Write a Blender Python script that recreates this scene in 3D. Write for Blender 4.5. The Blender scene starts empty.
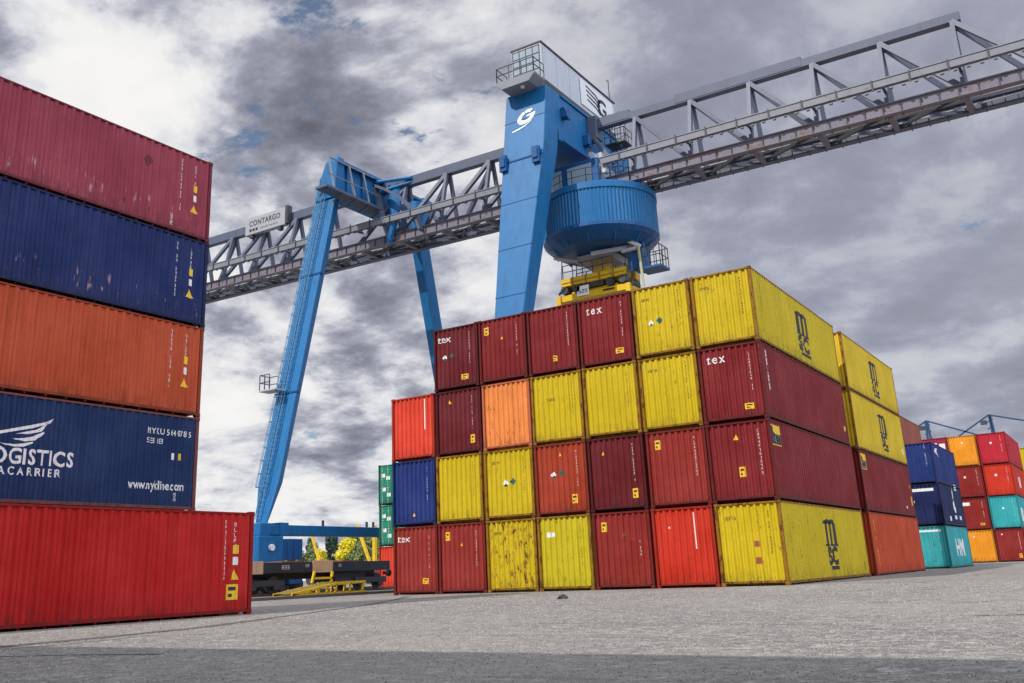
import bpy, bmesh, math, random
from mathutils import Vector, Matrix
R = math.radians
rnd = random.Random(11)
scene = bpy.context.scene
COL = scene.collection

# ------------------------------------------------------------------ helpers
WL = {}                                    # world location of things and their parts


def link(o):
    COL.objects.link(o)
    return o


def thing(name, label, cat, loc=(0, 0, 0), rotz=0.0, group=None):
    o = link(bpy.data.objects.new(name, None))
    o.empty_display_size = 0.5
    o.location = loc
    o.rotation_euler = (0, 0, rotz)
    o['label'] = label
    o['category'] = cat
    if group:
        o['group'] = group
    WL[o.name] = Vector(loc)
    return o


class MB:
    """collects simple solids; build() links them as one mesh object"""

    def __init__(self):
        self.v = []
        self.f = []

    def add(self, vs, fs):
        n = len(self.v)
        self.v += [tuple(p) for p in vs]
        self.f += [tuple(i + n for i in f) for f in fs]
        return self

    def box(self, x0, x1, y0, y1, z0, z1):
        return self.add([(x0, y0, z0), (x1, y0, z0), (x1, y1, z0), (x0, y1, z0),
                         (x0, y0, z1), (x1, y0, z1), (x1, y1, z1), (x0, y1, z1)],
                        [(3, 2, 1, 0), (4, 5, 6, 7), (0, 1, 5, 4), (1, 2, 6, 5), (2, 3, 7, 6), (3, 0, 4, 7)])

    def bar(self, a, b, w, h=None, up=(0, 0, 1)):
        h = h or w
        a = Vector(a)
        b = Vector(b)
        d = (b - a).normalized()
        u = Vector(up)
        if abs(d.dot(u)) > 0.98:
            u = Vector((0, 1, 0))
        s = d.cross(u).normalized()
        t = s.cross(d)
        c = [s * w / 2 + t * h / 2, -s * w / 2 + t * h / 2, -s * w / 2 - t * h / 2, s * w / 2 - t * h / 2]
        return self.add([a + q for q in c] + [b + q for q in c],
                        [(3, 2, 1, 0), (4, 5, 6, 7), (0, 1, 5, 4), (1, 2, 6, 5), (2, 3, 7, 6), (3, 0, 4, 7)])

    def tube(self, a, b, r, n=6, r2=None):
        r2 = r if r2 is None else r2
        a = Vector(a)
        b = Vector(b)
        d = (b - a).normalized()
        u = Vector((0, 0, 1)) if abs(d.z) < 0.95 else Vector((1, 0, 0))
        s = d.cross(u).normalized()
        t = s.cross(d)
        vs = []
        for p, rr in ((a, r), (b, r2)):
            for i in range(n):
                k = 2 * math.pi * i / n
                vs.append(p + s * rr * math.cos(k) + t * rr * math.sin(k))
        fs = [(i, (i + 1) % n, n + (i + 1) % n, n + i) for i in range(n)]
        fs += [tuple(range(n - 1, -1, -1)), tuple(range(n, 2 * n))]
        return self.add(vs, fs)

    def path(self, pts, r, n=6):
        for p, q in zip(pts, pts[1:]):
            self.tube(p, q, r, n)
        return self

    def loft(self, secs):
        """secs: list of closed loops (lists of points) of equal length"""
        n = len(secs[0])
        vs = [p for s in secs for p in s]
        fs = []
        for k in range(len(secs) - 1):
            for i in range(n):
                j = (i + 1) % n
                fs.append((k * n + i, k * n + j, (k + 1) * n + j, (k + 1) * n + i))
        fs.append(tuple(range(n - 1, -1, -1)))
        fs.append(tuple((len(secs) - 1) * n + i for i in range(n)))
        return self.add(vs, fs)

    def lathe(self, c, prof, n=64, wob=None):
        vs, fs = [], []
        for i in range(n):
            k = 2 * math.pi * i / n
            for j, (r, z) in enumerate(prof):
                rr = r + (wob(i, j) if wob else 0)
                vs.append((c[0] + rr * math.cos(k), c[1] + rr * math.sin(k), c[2] + z))
        m = len(prof)
        for i in range(n):
            i2 = (i + 1) % n
            for j in range(m - 1):
                fs.append((i * m + j, i2 * m + j, i2 * m + j + 1, i * m + j + 1))
        return self.add(vs, fs)

    def prism(self, poly, p0, p1):
        """polygon given as points near p0; extruded by p1-p0"""
        e = Vector(p1) - Vector(p0)
        n = len(poly)
        vs = [Vector(p) for p in poly] + [Vector(p) + e for p in poly]
        fs = [tuple(range(n - 1, -1, -1)), tuple(range(n, 2 * n))]
        fs += [(i, (i + 1) % n, n + (i + 1) % n, n + i) for i in range(n)]
        return self.add(vs, fs)

    def mesh(self, name, off=Vector((0, 0, 0)), bevel=0.0, smooth=False):
        me = bpy.data.meshes.new(name)
        me.from_pydata([(p[0] - off.x, p[1] - off.y, p[2] - off.z) for p in self.v], [], self.f)
        bm = bmesh.new()
        bm.from_mesh(me)
        bmesh.ops.recalc_face_normals(bm, faces=bm.faces)
        if bevel:
            es = [e for e in bm.edges if len(e.link_faces) == 2 and e.calc_face_angle(0) > 0.6]
            bmesh.ops.bevel(bm, geom=es, offset=bevel, segments=1, affect='EDGES')
        bm.to_mesh(me)
        bm.free()
        if smooth:
            for p in me.polygons:
                p.use_smooth = True
        return me

    def build(self, name, mat, parent=None, bevel=0.0, smooth=False):
        off = WL[parent.name] if parent else Vector((0, 0, 0))
        me = self.mesh(name, off, bevel, smooth)
        me.materials.append(mat)
        o = link(bpy.data.objects.new(name, me))
        if parent:
            o.parent = parent
            WL[o.name] = off
        return o


def inst(name, me, mat, parent, loc=(0, 0, 0)):
    o = link(bpy.data.objects.new(name, me))
    if len(me.materials) == 0:
        me.materials.append(None)
    if mat:
        o.material_slots[0].link = 'OBJECT'
        o.material_slots[0].material = mat
    o.parent = parent
    o.location = loc
    return o


def tag(o, label, cat, group=None):
    o['label'] = label
    o['category'] = cat
    if group:
        o['group'] = group
    return o


# ------------------------------------------------------------------ materials
def new_mat(name):
    m = bpy.data.materials.new(name)
    m.use_nodes = True
    nt = m.node_tree
    b = nt.nodes['Principled BSDF']
    return m, nt, b


def N(nt, t, **kw):
    n = nt.nodes.new(t)
    for k, v in kw.items():
        setattr(n, k, v)
    return n


def ramp(nt, fac, stops):
    r = N(nt, 'ShaderNodeValToRGB')
    while len(r.color_ramp.elements) < len(stops):
        r.color_ramp.elements.new(0.5)
    for e, (p, c) in zip(r.color_ramp.elements, stops):
        e.position = p
        e.color = c if len(c) == 4 else (*c, 1)
    nt.links.new(fac, r.inputs[0])
    return r


def mixc(nt, fac, a, b, mode='MIX'):
    m = N(nt, 'ShaderNodeMix', data_type='RGBA', blend_type=mode)
    for s, v in ((m.inputs['Factor'], fac), (m.inputs['A'], a), (m.inputs['B'], b)):
        if isinstance(v, (int, float)):
            s.default_value = v
        elif isinstance(v, tuple):
            s.default_value = v if len(v) == 4 else (*v, 1)
        else:
            nt.links.new(v, s)
    return m.outputs['Result']


def noise(nt, vec, scale, detail=4, rough=0.55, dist=0.0):
    n = N(nt, 'ShaderNodeTexNoise')
    n.inputs['Scale'].default_value = scale
    n.inputs['Detail'].default_value = detail
    n.inputs['Roughness'].default_value = rough
    n.inputs['Distortion'].default_value = dist
    if vec is not None:
        nt.links.new(vec, n.inputs['Vector'])
    return n.outputs['Fac']


def objvec(nt, sc=(1, 1, 1)):
    tc = N(nt, 'ShaderNodeTexCoord')
    oi = N(nt, 'ShaderNodeObjectInfo')
    mul = N(nt, 'ShaderNodeMath', operation='MULTIPLY')
    mul.inputs[1].default_value = 57.0
    nt.links.new(oi.outputs['Random'], mul.inputs[0])
    ad = N(nt, 'ShaderNodeVectorMath', operation='ADD')
    nt.links.new(tc.outputs['Object'], ad.inputs[0])
    nt.links.new(mul.outputs[0], ad.inputs[1])
    mp = N(nt, 'ShaderNodeMapping')
    mp.inputs['Scale'].default_value = sc
    nt.links.new(ad.outputs[0], mp.inputs[0])
    return mp.outputs[0]


MATS = {}


def paint(name, rgb, rust=0.25, fade=0.5, grime=0.4, rough=0.5, bump=0.5, scratch=False):
    """weathered container paint: chalky patches, rain streaks, rust spots"""
    key = ('paint', name)
    if key in MATS:
        return MATS[key]
    m, nt, b = new_mat(name)
    v = objvec(nt)
    vs = objvec(nt, (9, 9, 0.45))
    big = noise(nt, v, 0.55, 3, 0.6)
    lighter = tuple(min(1, c * 1.3 + 0.022) for c in rgb)
    darker = tuple(c * 0.62 for c in rgb)
    c = mixc(nt, ramp(nt, big, [(0.35, (0, 0, 0)), (0.7, (fade, fade, fade))]).outputs[0], rgb, lighter)
    st = noise(nt, vs, 1.0, 5, 0.65)
    c = mixc(nt, ramp(nt, st, [(0.48, (0, 0, 0)), (0.72, (grime, grime, grime))]).outputs[0], c, darker)
    st2 = noise(nt, objvec(nt, (14, 14, 0.3)), 1.0, 3, 0.6)  # faded vertical streaks, doubling as painted highlights where shade flattens the ribs
    c = mixc(nt, ramp(nt, st2, [(0.62, (0, 0, 0)), (0.78, (fade * .7,) * 3)]).outputs[0], c, lighter)
    fine = noise(nt, v, 22.0, 3, 0.7)
    c = mixc(nt, ramp(nt, fine, [(0.3, (0.28,) * 3), (0.62, (0, 0, 0))]).outputs[0], c, darker)
    # rust blotches, stretched down
    rv = objvec(nt, (5.5, 5.5, 2.2))
    rn = noise(nt, rv, 1.3, 7, 0.68)
    t = 0.76 - 0.22 * rust
    rmask = ramp(nt, rn, [(t, (0, 0, 0)), (t + 0.035, (1, 1, 1))])
    halo = ramp(nt, rn, [(t - 0.09, (0, 0, 0)), (t + 0.02, (0.45 * min(1, rust * 1.6),) * 3)])
    c = mixc(nt, halo.outputs[0], c, (0.20, 0.075, 0.022))
    c = mixc(nt, rmask.outputs[0], c, mixc(nt, fine, (0.035, 0.012, 0.006), (0.15, 0.05, 0.016)))
    tb = N(nt, 'ShaderNodeTexCoord')
    sb_ = N(nt, 'ShaderNodeSeparateXYZ')
    nt.links.new(tb.outputs['Object'], sb_.inputs[0])
    low = ramp(nt, sb_.outputs[2], [(.12, (1, 1, 1)), (.62, (0, 0, 0))])
    dirt = ramp(nt, noise(nt, objvec(nt, (4, 4, 1.2)), 1.1, 6, .7), [(.42, (0, 0, 0)), (.66, (.75,) * 3)])
    c = mixc(nt, mixc(nt, 1.0, low.outputs[0], dirt.outputs[0], 'MULTIPLY'), c, tuple(x * .22 + .012 for x in rgb))
    if scratch:
        tc_ = N(nt, 'ShaderNodeTexCoord')
        sp_ = N(nt, 'ShaderNodeSeparateXYZ')
        nt.links.new(tc_.outputs['Object'], sp_.inputs[0])
        band = ramp(nt, sp_.outputs[2], [(.25, (0, 0, 0)), (.45, (1, 1, 1)), (.8, (.8,) * 3), (1.0, (0, 0, 0))])
        sn = noise(nt, objvec(nt, (5, 5, 1.1)), 1.2, 6, .7)
        sm = ramp(nt, sn, [(.60, (0, 0, 0)), (.64, (.8,) * 3)])
        c = mixc(nt, mixc(nt, 1.0, band.outputs[0], sm.outputs[0], 'MULTIPLY'), c, (.50, .30, .30))
        sn = noise(nt, objvec(nt, (6, 6, 1.5)), 1.3, 6, .7)
        sm = ramp(nt, sn, [(.62, (0, 0, 0)), (.65, (.9,) * 3)])
        c = mixc(nt, mixc(nt, 1.0, band.outputs[0], sm.outputs[0], 'MULTIPLY'), c, (.03, .008, .01))
    nt.links.new(c, b.inputs['Base Color'])
    rr = N(nt, 'ShaderNodeMapRange')
    rr.inputs['To Min'].default_value = rough - 0.08
    rr.inputs['To Max'].default_value = rough + 0.2
    nt.links.new(st, rr.inputs['Value'])
    nt.links.new(rr.outputs[0], b.inputs['Roughness'])
    b.inputs['Specular IOR Level'].default_value = 0.22
    bp = N(nt, 'ShaderNodeBump')
    bp.inputs['Strength'].default_value = bump
    bp.inputs['Distance'].default_value = 0.05
    nt.links.new(noise(nt, v, 1.7, 3, 0.5), bp.inputs['Height'])
    nt.links.new(bp.outputs[0], b.inputs['Normal'])
    MATS[key] = m
    return m


def steel(name, rgb, rough=0.45, var=0.35, rust=0.0, metal=0.0, scale=(1, 1, 1), streak=None):
    key = ('steel', name)
    if key in MATS:
        return MATS[key]
    m, nt, b = new_mat(name)
    v = objvec(nt, scale)
    n1 = noise(nt, v, 0.9, 6, 0.65)
    dk = tuple(c * 0.55 for c in rgb)
    lt = tuple(min(1, c * 1.25 + 0.02) for c in rgb)
    c = mixc(nt, ramp(nt, n1, [(0.35, (0, 0, 0)), (0.7, (var,) * 3)]).outputs[0], rgb, lt)
    n2 = noise(nt, objvec(nt, (3, 3, 0.35)), 1.0, 5, 0.65)
    c = mixc(nt, ramp(nt, n2, [(0.5, (0, 0, 0)), (0.70 if streak else 0.78, (streak or var * 1.4,) * 3)]).outputs[0], c, dk)
    if rust:
        rn = noise(nt, v, 1.6, 7, 0.7)
        c = mixc(nt, ramp(nt, rn, [(0.62 - rust * .2, (0, 0, 0)), (0.68 - rust * .1, (0.85,) * 3)]).outputs[0], c, (0.16, 0.07, 0.035))
    nt.links.new(c, b.inputs['Base Color'])
    b.inputs['Roughness'].default_value = rough
    b.inputs['Metallic'].default_value = metal
    b.inputs['Specular IOR Level'].default_value = 0.4
    MATS[key] = m
    return m


def ink(name, rgb, wear=0.35):
    """lettering paint, chipped a little"""
    key = ('ink', name)
    if key in MATS:
        return MATS[key]
    m, nt, b = new_mat(name)
    v = objvec(nt)
    n1 = noise(nt, v, 9.0, 5, 0.7)
    c = mixc(nt, ramp(nt, n1, [(0.45, (0, 0, 0)), (0.75, (wear,) * 3)]).outputs[0], rgb, tuple(x * 0.45 + 0.02 for x in rgb))
    nt.links.new(c, b.inputs['Base Color'])
    b.inputs['Roughness'].default_value = 0.55
    MATS[key] = m
    return m


PAL = {
    'maroon': (0.120, 0.0055, 0.010), 'wine': (0.185, 0.009, 0.011), 'brick': (0.25, 0.020, 0.014), 'rust_red': (0.32, 0.036, 0.012),
    'red': (0.50, 0.026, 0.008), 'signal': (0.62, 0.05, 0.022), 'left_red': (0.42, 0.004, 0.003), 'orange': (0.72, 0.23, 0.055),
    'left_orange': (0.43, 0.062, 0.018), 'yellow': (0.54, 0.395, 0.006), 'lemon': (0.50, 0.405, 0.009), 'gold': (0.60, 0.41, 0.012),
    'blue': (0.008, 0.026, 0.15), 'navy': (0.006, 0.013, 0.075), 'left_blue': (0.005, 0.016, 0.095), 'ocean': (0.004, 0.022, 0.088),
    'burgundy': (0.27, 0.032, 0.055), 'side_orange': (0.47, 0.055, 0.012), 'brown': (0.29, 0.075, 0.05), 'teal': (0.03, 0.33, 0.35),
    'green': (0.012, 0.20, 0.115), 'amber': (0.70, 0.27, 0.014), 'crimson': (0.44, 0.014, 0.03), 'magenta': (0.33, 0.02, 0.06),
    'dark_red': (0.23, 0.016, 0.014)}
RUSTY = {'yellow': 0.42, 'lemon': 0.45, 'gold': 0.25, 'orange': 0.4, 'burgundy': 0.42, 'left_orange': 0.38, 'left_red': 0.02,
         'left_blue': 0.2, 'ocean': 0.05, 'teal': 0.45, 'navy': 0.1, 'red': 0.12, 'signal': 0.1}


def cpaint(k, rust=None):
    r = RUSTY.get(k, 0.3) if rust is None else rust
    return paint('paint_%s_%d' % (k, int(r * 100)), PAL[k], r, 0.72 if k not in ('yellow', 'lemon') else 0.4,
                 0.6 if k not in ('yellow', 'lemon', 'gold') else 0.5, scratch=k in ('burgundy', 'left_blue'))


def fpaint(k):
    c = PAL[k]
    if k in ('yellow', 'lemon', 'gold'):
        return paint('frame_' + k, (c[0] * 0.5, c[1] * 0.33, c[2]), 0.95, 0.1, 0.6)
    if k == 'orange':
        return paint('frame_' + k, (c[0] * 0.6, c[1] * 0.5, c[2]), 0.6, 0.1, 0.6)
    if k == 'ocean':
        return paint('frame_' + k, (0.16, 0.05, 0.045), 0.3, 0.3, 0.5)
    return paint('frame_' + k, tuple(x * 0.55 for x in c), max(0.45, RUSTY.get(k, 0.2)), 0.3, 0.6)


WHITE = ink('white_lettering', (0.78, 0.76, 0.74))
BLACK = ink('black_lettering', (0.014, 0.014, 0.016))
STICK = ink('yellow_sticker', (0.80, 0.48, 0.02), 0.2)
GREENM = ink('green_mark', (0.01, 0.10, 0.08))
CAST = {}

CRANE_BLUE = steel('crane_blue', (0.002, 0.122, 0.32), 0.5, 0.3, 0.0, 0, (1, 1, 1), .6)
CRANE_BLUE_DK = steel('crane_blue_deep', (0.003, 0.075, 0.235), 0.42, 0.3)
GIRDER = steel('girder_grey', (0.085, 0.102, 0.155), 0.5, 0.3, 0.05)
GIRDER_LT = steel('girder_pale', (0.19, 0.20, 0.235), 0.5, 0.3, 0.05)
GIRDER_RUST = steel('girder_rusty', (0.165, 0.155, 0.20), 0.55, 0.3, 0.35, 0, (0.5, 1, 1))
DARK = steel('dark_steel', (0.045, 0.047, 0.055), 0.5, 0.3)
LADDER = steel('ladder_blue', (.10, .24, .38), .45, .3)
GALV = steel('galvanised', (0.42, 0.44, 0.48), 0.45, 0.3)
HOUSE = steel('house_grey', (0.48, 0.50, 0.56), 0.5, 0.25)
CYEL = steel('crane_yellow', (0.70, 0.44, 0.01), 0.45, 0.3, 0.12)
RAILM = steel('rail_steel', (0.10, 0.085, 0.075), 0.4, 0.3, 0.3)
WOODM = steel('tan_board', (0.52, 0.33, 0.20), 0.7, 0.5, 0.1)
GLASS, _nt, _b = new_mat('window_glass')
_b.inputs['Base Color'].default_value = (0.30, 0.37, 0.44, 1)
_b.inputs['Roughness'].default_value = 0.08
_b.inputs['Specular IOR Level'].default_value = 0.9

# ------------------------------------------------------------------ container meshes
W = 2.438
P_SIDE = 0.2782
P_END = 0.2480


B1, B2, B3 = 0.29, 0.48, 0.81


def trap(t, p, d):
    t = (t % p) / p
    if t < B1:
        return 0.0
    if t < B2:
        return d * (t - B1) / (B2 - B1)
    if t < B3:
        return d
    return d * (1 - (t - B3) / (1 - B3))


def breaks(a, b, p):
    out = [a]
    k = math.floor(a / p)
    while k * p < b + p:
        for q in (0.0, B1, B2, B3):
            t = (k + q) * p
            if a + 1e-4 < t < b - 1e-4:
                out.append(t)
        k += 1
    out.append(b)
    return out


D_SIDE, D_END = 0.044, 0.060
CM = {}


def corr(mb, fn, ts, z0, z1):
    """a corrugated sheet: fn(t, z) -> point"""
    n = len(ts)
    vs = [fn(t, z0) for t in ts] + [fn(t, z1) for t in ts]
    mb.add(vs, [(i, i + 1, n + i + 1, n + i) for i in range(n - 1)])


def cont_meshes(L, H, door):
    k = (L, H, door)
    if k in CM:
        return CM[k]
    h = L / 2
    body = MB()
    for s in (-1, 1):
        ts = breaks(-h + 0.15, h - 0.15, P_SIDE)
        corr(body, lambda t, z: (s * (W / 2 - 0.014 - trap(t, P_SIDE, D_SIDE)), t, z), ts, 0.14, H - 0.08)
    te = breaks(-W / 2 + 0.09, W / 2 - 0.09, P_END)
    ends = [-1, 1]
    for e in ends:
        if (e == 1) or (e == -1 and door):
            continue
        corr(body, lambda t, z: (t, e * (h - 0.042 - trap(t, P_END, D_END)), z), te, 0.16, H - 0.10)
    body.box(-W / 2 + 0.05, W / 2 - 0.05, -h + 0.09, h - 0.09, H - 0.06, H - 0.035)      # roof sheet
    body.box(-W / 2 + 0.06, W / 2 - 0.06, -h + 0.1, h - 0.1, 0.10, 0.135)              # floor
    for t in range(int(L / 0.6)):
        y = -h + 0.4 + t * 0.6
        if y < h - 0.3:
            body.box(-W / 2 + 0.07, W / 2 - 0.07, y - 0.03, y + 0.03, 0.015, 0.0995)    # cross members
    fr = MB()
    for sx in (-1, 1):
        for sy in (-1, 1):
            x, y = sx * (W / 2 - 0.058), sy * (h - 0.075)
            fr.box(x - 0.048, x + 0.048, y - 0.062, y + 0.062, 0.121, H - 0.121)
        x = sx * (W / 2 - 0.04)
        fr.box(x - 0.034, x + 0.034, -h + 0.181, h - 0.181, H - 0.085, H - 0.028)
        fr.box(x - 0.037, x + 0.037, -h + 0.181, h - 0.181, 0.052, 0.142)
    for sy in (-1, 1):
        y = sy * (h - 0.07)
        fr.box(-W / 2 + 0.166, W / 2 - 0.166, y - 0.045, y + 0.045, H - 0.10, H - 0.03)
        fr.box(-W / 2 + 0.166, W / 2 - 0.166, y - 0.04, y + 0.04, 0.088, 0.168)
    ca = MB().box(-0.081, 0.081, -0.089, 0.089, -0.059, 0.059)
    dr = MB()
    e = -1 if door else 1
    drl = None
    if True:
        ee = [1] if not door else [-1, 1]
        drl = []
        for e in ee:
            for s in (-1, 1):
                d = MB()
                x0, x1 = (0.012, W / 2 - 0.15) if s > 0 else (-W / 2 + 0.15, -0.012)
                y = e * (h - 0.075)
                d.box(x0, x1, y - 0.025, y + 0.025, 0.17, H - 0.11)
                for q in range(5):
                    z = 0.30 + q * (H - 0.5) / 5
                    d.box(x0 + 0.06, x1 - 0.06, y - 0.037, y + 0.037, z, z + (H - 0.5) / 5 - 0.14)
                rod = MB()
                for xx in (x0 + 0.22 * (x1 - x0), x0 + 0.72 * (x1 - x0)):
                    rod.tube((xx, e * (h - 0.012), 0.10), (xx, e * (h - 0.012), H - 0.06), 0.018, 6)
                    rod.box(xx - 0.12, xx + 0.12, e * (h - 0.02) - 0.012, e * (h - 0.02) + 0.012, 1.16, 1.21)
                    for zz in (0.35, 1.0, 1.8, H - 0.4):
                        rod.box(xx - 0.05, xx + 0.05, e * (h - 0.022) - 0.01, e * (h - 0.022) + 0.01, zz - 0.03, zz + 0.03)
                drl.append((d.mesh('door'), rod.mesh('lock_rods')))
    CM[k] = (body.mesh('body'), fr.mesh('frame', bevel=0.006), ca.mesh('corner_casting', bevel=0.012), drl)
    return CM[k]


# ------------------------------------------------------------------ marks (2-D polygons projected on the corrugation)
SEG = {'a': (0, .86, 1, 1), 'b': (.78, .5, 1, 1), 'c': (.78, 0, 1, .5), 'd': (0, 0, 1, .14), 'e': (0, 0, .22, .5), 'f': (0, .5, .22, 1), 'g': (0, .43, 1, .57)}
DIG = ['abcdef', 'bc', 'abged', 'abgcd', 'fgbc', 'afgcd', 'afgedc', 'abc', 'abcdefg', 'abcdfg', 'abefg', 'afed', 'fed']


def rect(u0, v0, u1, v1):
    return [(u0, v0), (u1, v0), (u1, v1), (u0, v1)]


def glyphs(u, v, n, h, seed, vertical=True, gap=1.45):
    r = random.Random(seed)
    out = []
    for i in range(n):
        if r.random() < 0.12 and 1 < i < n - 1:
            continue
        for s in r.choice(DIG):
            a = SEG[s]
            w = h * 0.72
            if vertical:
                out.append(rect(u + a[0] * w, v - i * h * gap + a[1] * h, u + a[2] * w, v - i * h * gap + a[3] * h))
            else:
                out.append(rect(u + i * h + a[0] * w, v + a[1] * h, u + i * h + a[2] * w, v + a[3] * h))
    return out


TEXTC = {}


def text_polys(s, size, bold=0.0, shear=0.0, xs=1.0, sp=1.08):
    k = (s, size, bold, shear, xs, sp)
    if k in TEXTC:
        return TEXTC[k]
    cu = bpy.data.curves.new('lettering', 'FONT')
    cu.body = s
    cu.size = size
    cu.offset = bold
    cu.shear = shear
    cu.space_character = sp
    cu.resolution_u = 3
    ob = bpy.data.objects.new('lettering', cu)
    me = ob.to_mesh()
    pol = [[(me.vertices[i].co.x * xs, me.vertices[i].co.y) for i in p.vertices] for p in me.polygons]
    ob.to_mesh_clear()
    bpy.data.objects.remove(ob)
    bpy.data.curves.remove(cu)
    TEXTC[k] = pol
    return pol


def shift(pol, u, v, rot=0.0):
    c, s = math.cos(rot), math.sin(rot)
    return [[(u + a * c - b * s, v + a * s + b * c) for a, b in p] for p in pol]


def serif(s, size, u, v, bold=0.012):
    """bold serif lettering"""
    pol = shift(text_polys(s, size, bold * size, 0, 1.0, 1.16), u, v)
    return pol


MARKM = {}


def mark_mesh(key, polys, where, L, H, lift=0.004):
    """polys in face metres -> mesh following the corrugation of the given face"""
    if key in MARKM:
        return MARKM[key]
    bm = bmesh.new()
    for p in polys:
        vs = [bm.verts.new((a, b, 0)) for a, b in p]
        try:
            bm.faces.new(vs)
        except ValueError:
            pass
    us = [v.co.x for v in bm.verts]
    p = P_SIDE if where == 'side' else P_END
    for t in breaks(min(us), max(us), p)[1:-1]:
        bmesh.ops.bisect_plane(bm, geom=bm.verts[:] + bm.edges[:] + bm.faces[:], dist=1e-5, plane_co=(t, 0, 0), plane_no=(1, 0, 0))
    bmesh.ops.triangulate(bm, faces=[f for f in bm.faces if len(f.verts) > 4])
    h = L / 2
    for v in bm.verts:
        u, z = v.co.x, v.co.y
        if where == 'side':
            v.co = (W / 2 - 0.014 - trap(u, P_SIDE, D_SIDE) + lift, u, z)
        else:
            v.co = (u, -(h - 0.042 - trap(u, P_END, D_END)) - lift, z)
    me = bpy.data.meshes.new('lettering')
    bm.to_mesh(me)
    bm.free()
    MARKM[key] = me
    return me


CONTAINERS = []


def container(cx, y0, z0, colour, label, group, L=12.192, H=2.885, marks=(), door=False, rust=None, jit=1.0):
    """cx: middle in x; y0: near (-Y) face; z0: underside"""
    r = rnd
    t = thing('shipping_container', label, 'container',
              (cx + r.uniform(-.018, .018) * jit, y0 + L / 2 + r.uniform(-.045, .045) * jit, z0), r.uniform(-.0022, .0022) * jit, group)
    bm_, fm_, cm_, doors = cont_meshes(L, H, door)
    pm, fm = cpaint(colour, rust), fpaint(colour)
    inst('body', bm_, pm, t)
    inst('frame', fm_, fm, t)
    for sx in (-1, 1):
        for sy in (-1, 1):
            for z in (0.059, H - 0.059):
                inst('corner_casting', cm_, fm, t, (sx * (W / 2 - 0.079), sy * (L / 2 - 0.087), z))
    for dm, rm in doors:
        d = inst('door', dm, pm, t)
        inst('lock_rods', rm, GALV if door else fm, d)
    for mk in marks:
        name, key, polys, where, mat = mk
        kk = (key, where, L)
        me = mark_mesh(kk, polys(L, H) if callable(polys) else polys, where, L, H, 0.008 if name.endswith('print') else 0.004)
        inst({'plate_print': 'plate_lettering'}.get(name, name), me, mat, t)
    CONTAINERS.append(t)
    return t


# mark recipes -----------------------------------------------------
def m_num(seed, dark=False, u=0.70, top=2.52, n=12, h=0.085, name='serial_number'):
    return (name, ('num', seed, u, top, n, h), glyphs(u, top - h, n, h, seed), 'end', BLACK if dark else WHITE)


def m_plate(u, v, w=0.30, h=0.24, tall=False):
    if tall:
        w, h = 0.24, 0.36
    return [('warning_plate', ('plate', u, v, w, h), [rect(u - w / 2, v - h / 2, u + w / 2, v + h / 2)], 'end', STICK),
            ('plate_print', ('pprint', u, v, w, h), [rect(u - w * .32, v + h * .1, u + w * .32, v + h * .3), rect(u - w * .32, v - h * .32, u + w * .05, v - h * .12)], 'end', BLACK)]


def m_tri(u, v, s=0.16):
    return [('warning_sticker', ('tri', u, v, s), [[(u - s / 2, v - s * .45), (u + s / 2, v - s * .45), (u, v + s * .55)]], 'end', STICK)]


def m_tex(u=-0.98, v=2.22, s=0.46):
    pol = serif('tex', s, u, v, 0.005)
    # serif feet on t and x
    pol = pol + [rect(u + s * .02, v - 0.0, u + s * .34, v + s * .035)]
    return ('company_lettering', ('tex', u, v, s), pol, 'end', WHITE)


def dia(u, v, s):
    return [(u - s, v), (u, v - s), (u + s, v), (u, v + s)]


def m_dia(u, v, order='wg', s=0.17):
    out = []
    du = 0.0
    for c in order:
        mat = WHITE if c == 'w' else GREENM
        out.append(('hazard_diamond', ('dia', u + du, v, s, c), [dia(u + du, v + (0.06 if c == 'g' else 0), s)], 'end', mat))
        if c == 'w':
            out.append(('plate_print', ('diap', u + du, v, s), [[(u + du - s * .5, v - s * .45), (u + du, v - s * .95), (u + du + s * .5, v - s * .45), (u + du + s * .2, v - s * .1)]], 'end', BLACK))
        du += 0.37
    return out


def m_bar(u=0.62, v0=1.1, v1=2.6):
    return ('serial_number', ('bar', u, v0, v1), [rect(u, v0, u + 0.055, v1)], 'end', WHITE)


def m_code(seed, u=-0.85, v=2.28, dark=True):
    return ('size_code', ('code', seed, u, v), glyphs(u, v, 4, 0.11, seed, False), 'end', BLACK if dark else WHITE)


def m_spot(u, v, s, mat=None, name='sticker'):
    return (name, ('spot', u, v, s), [rect(u - s / 2, v - s / 2, u + s / 2, v + s / 2)], 'end', mat or WHITE)


def msc_logo(uc, v0, s=1.0):
    """an arch-legged m over two stacked letters"""
    P = []
    lw = 0.36 * s
    for i, du in enumerate((-0.62, 0.0, 0.62)):
        P.append(rect(uc + du * s - lw / 2, v0 + 0.95 * s, uc + du * s + lw / 2, v0 + 1.78 * s))
        P.append(rect(uc + du * s - lw * .82, v0 + 0.88 * s, uc + du * s + lw * .82, v0 + 0.96 * s))
    for du in (-0.31, 0.31):
        pts = []
        for k in range(9):
            a = math.pi * k / 8
            pts.append((uc + (du + 0.46 * math.cos(a)) * s, v0 + (1.74 + 0.20 * math.sin(a)) * s))
        P.append(pts)
    P.append(rect(uc - 0.98 * s, v0 + 1.74 * s, uc - 0.5 * s, v0 + 1.86 * s))
    P += shift(text_polys('SC', 0.92 * s, 0.05 * s, 0, 1.3, 1.1), uc - 0.80 * s, v0 + 0.20 * s)
    P += [rect(uc - 0.55 * s, v0 - 0.02 * s, uc + 0.75 * s, v0 + 0.12 * s)]
    return P


def s_msc(u=0.35, v=0.42, s=1.0):
    return ('company_logo', ('msc', u, v, s), msc_logo(u, v, s), 'side', BLACK)


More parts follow.
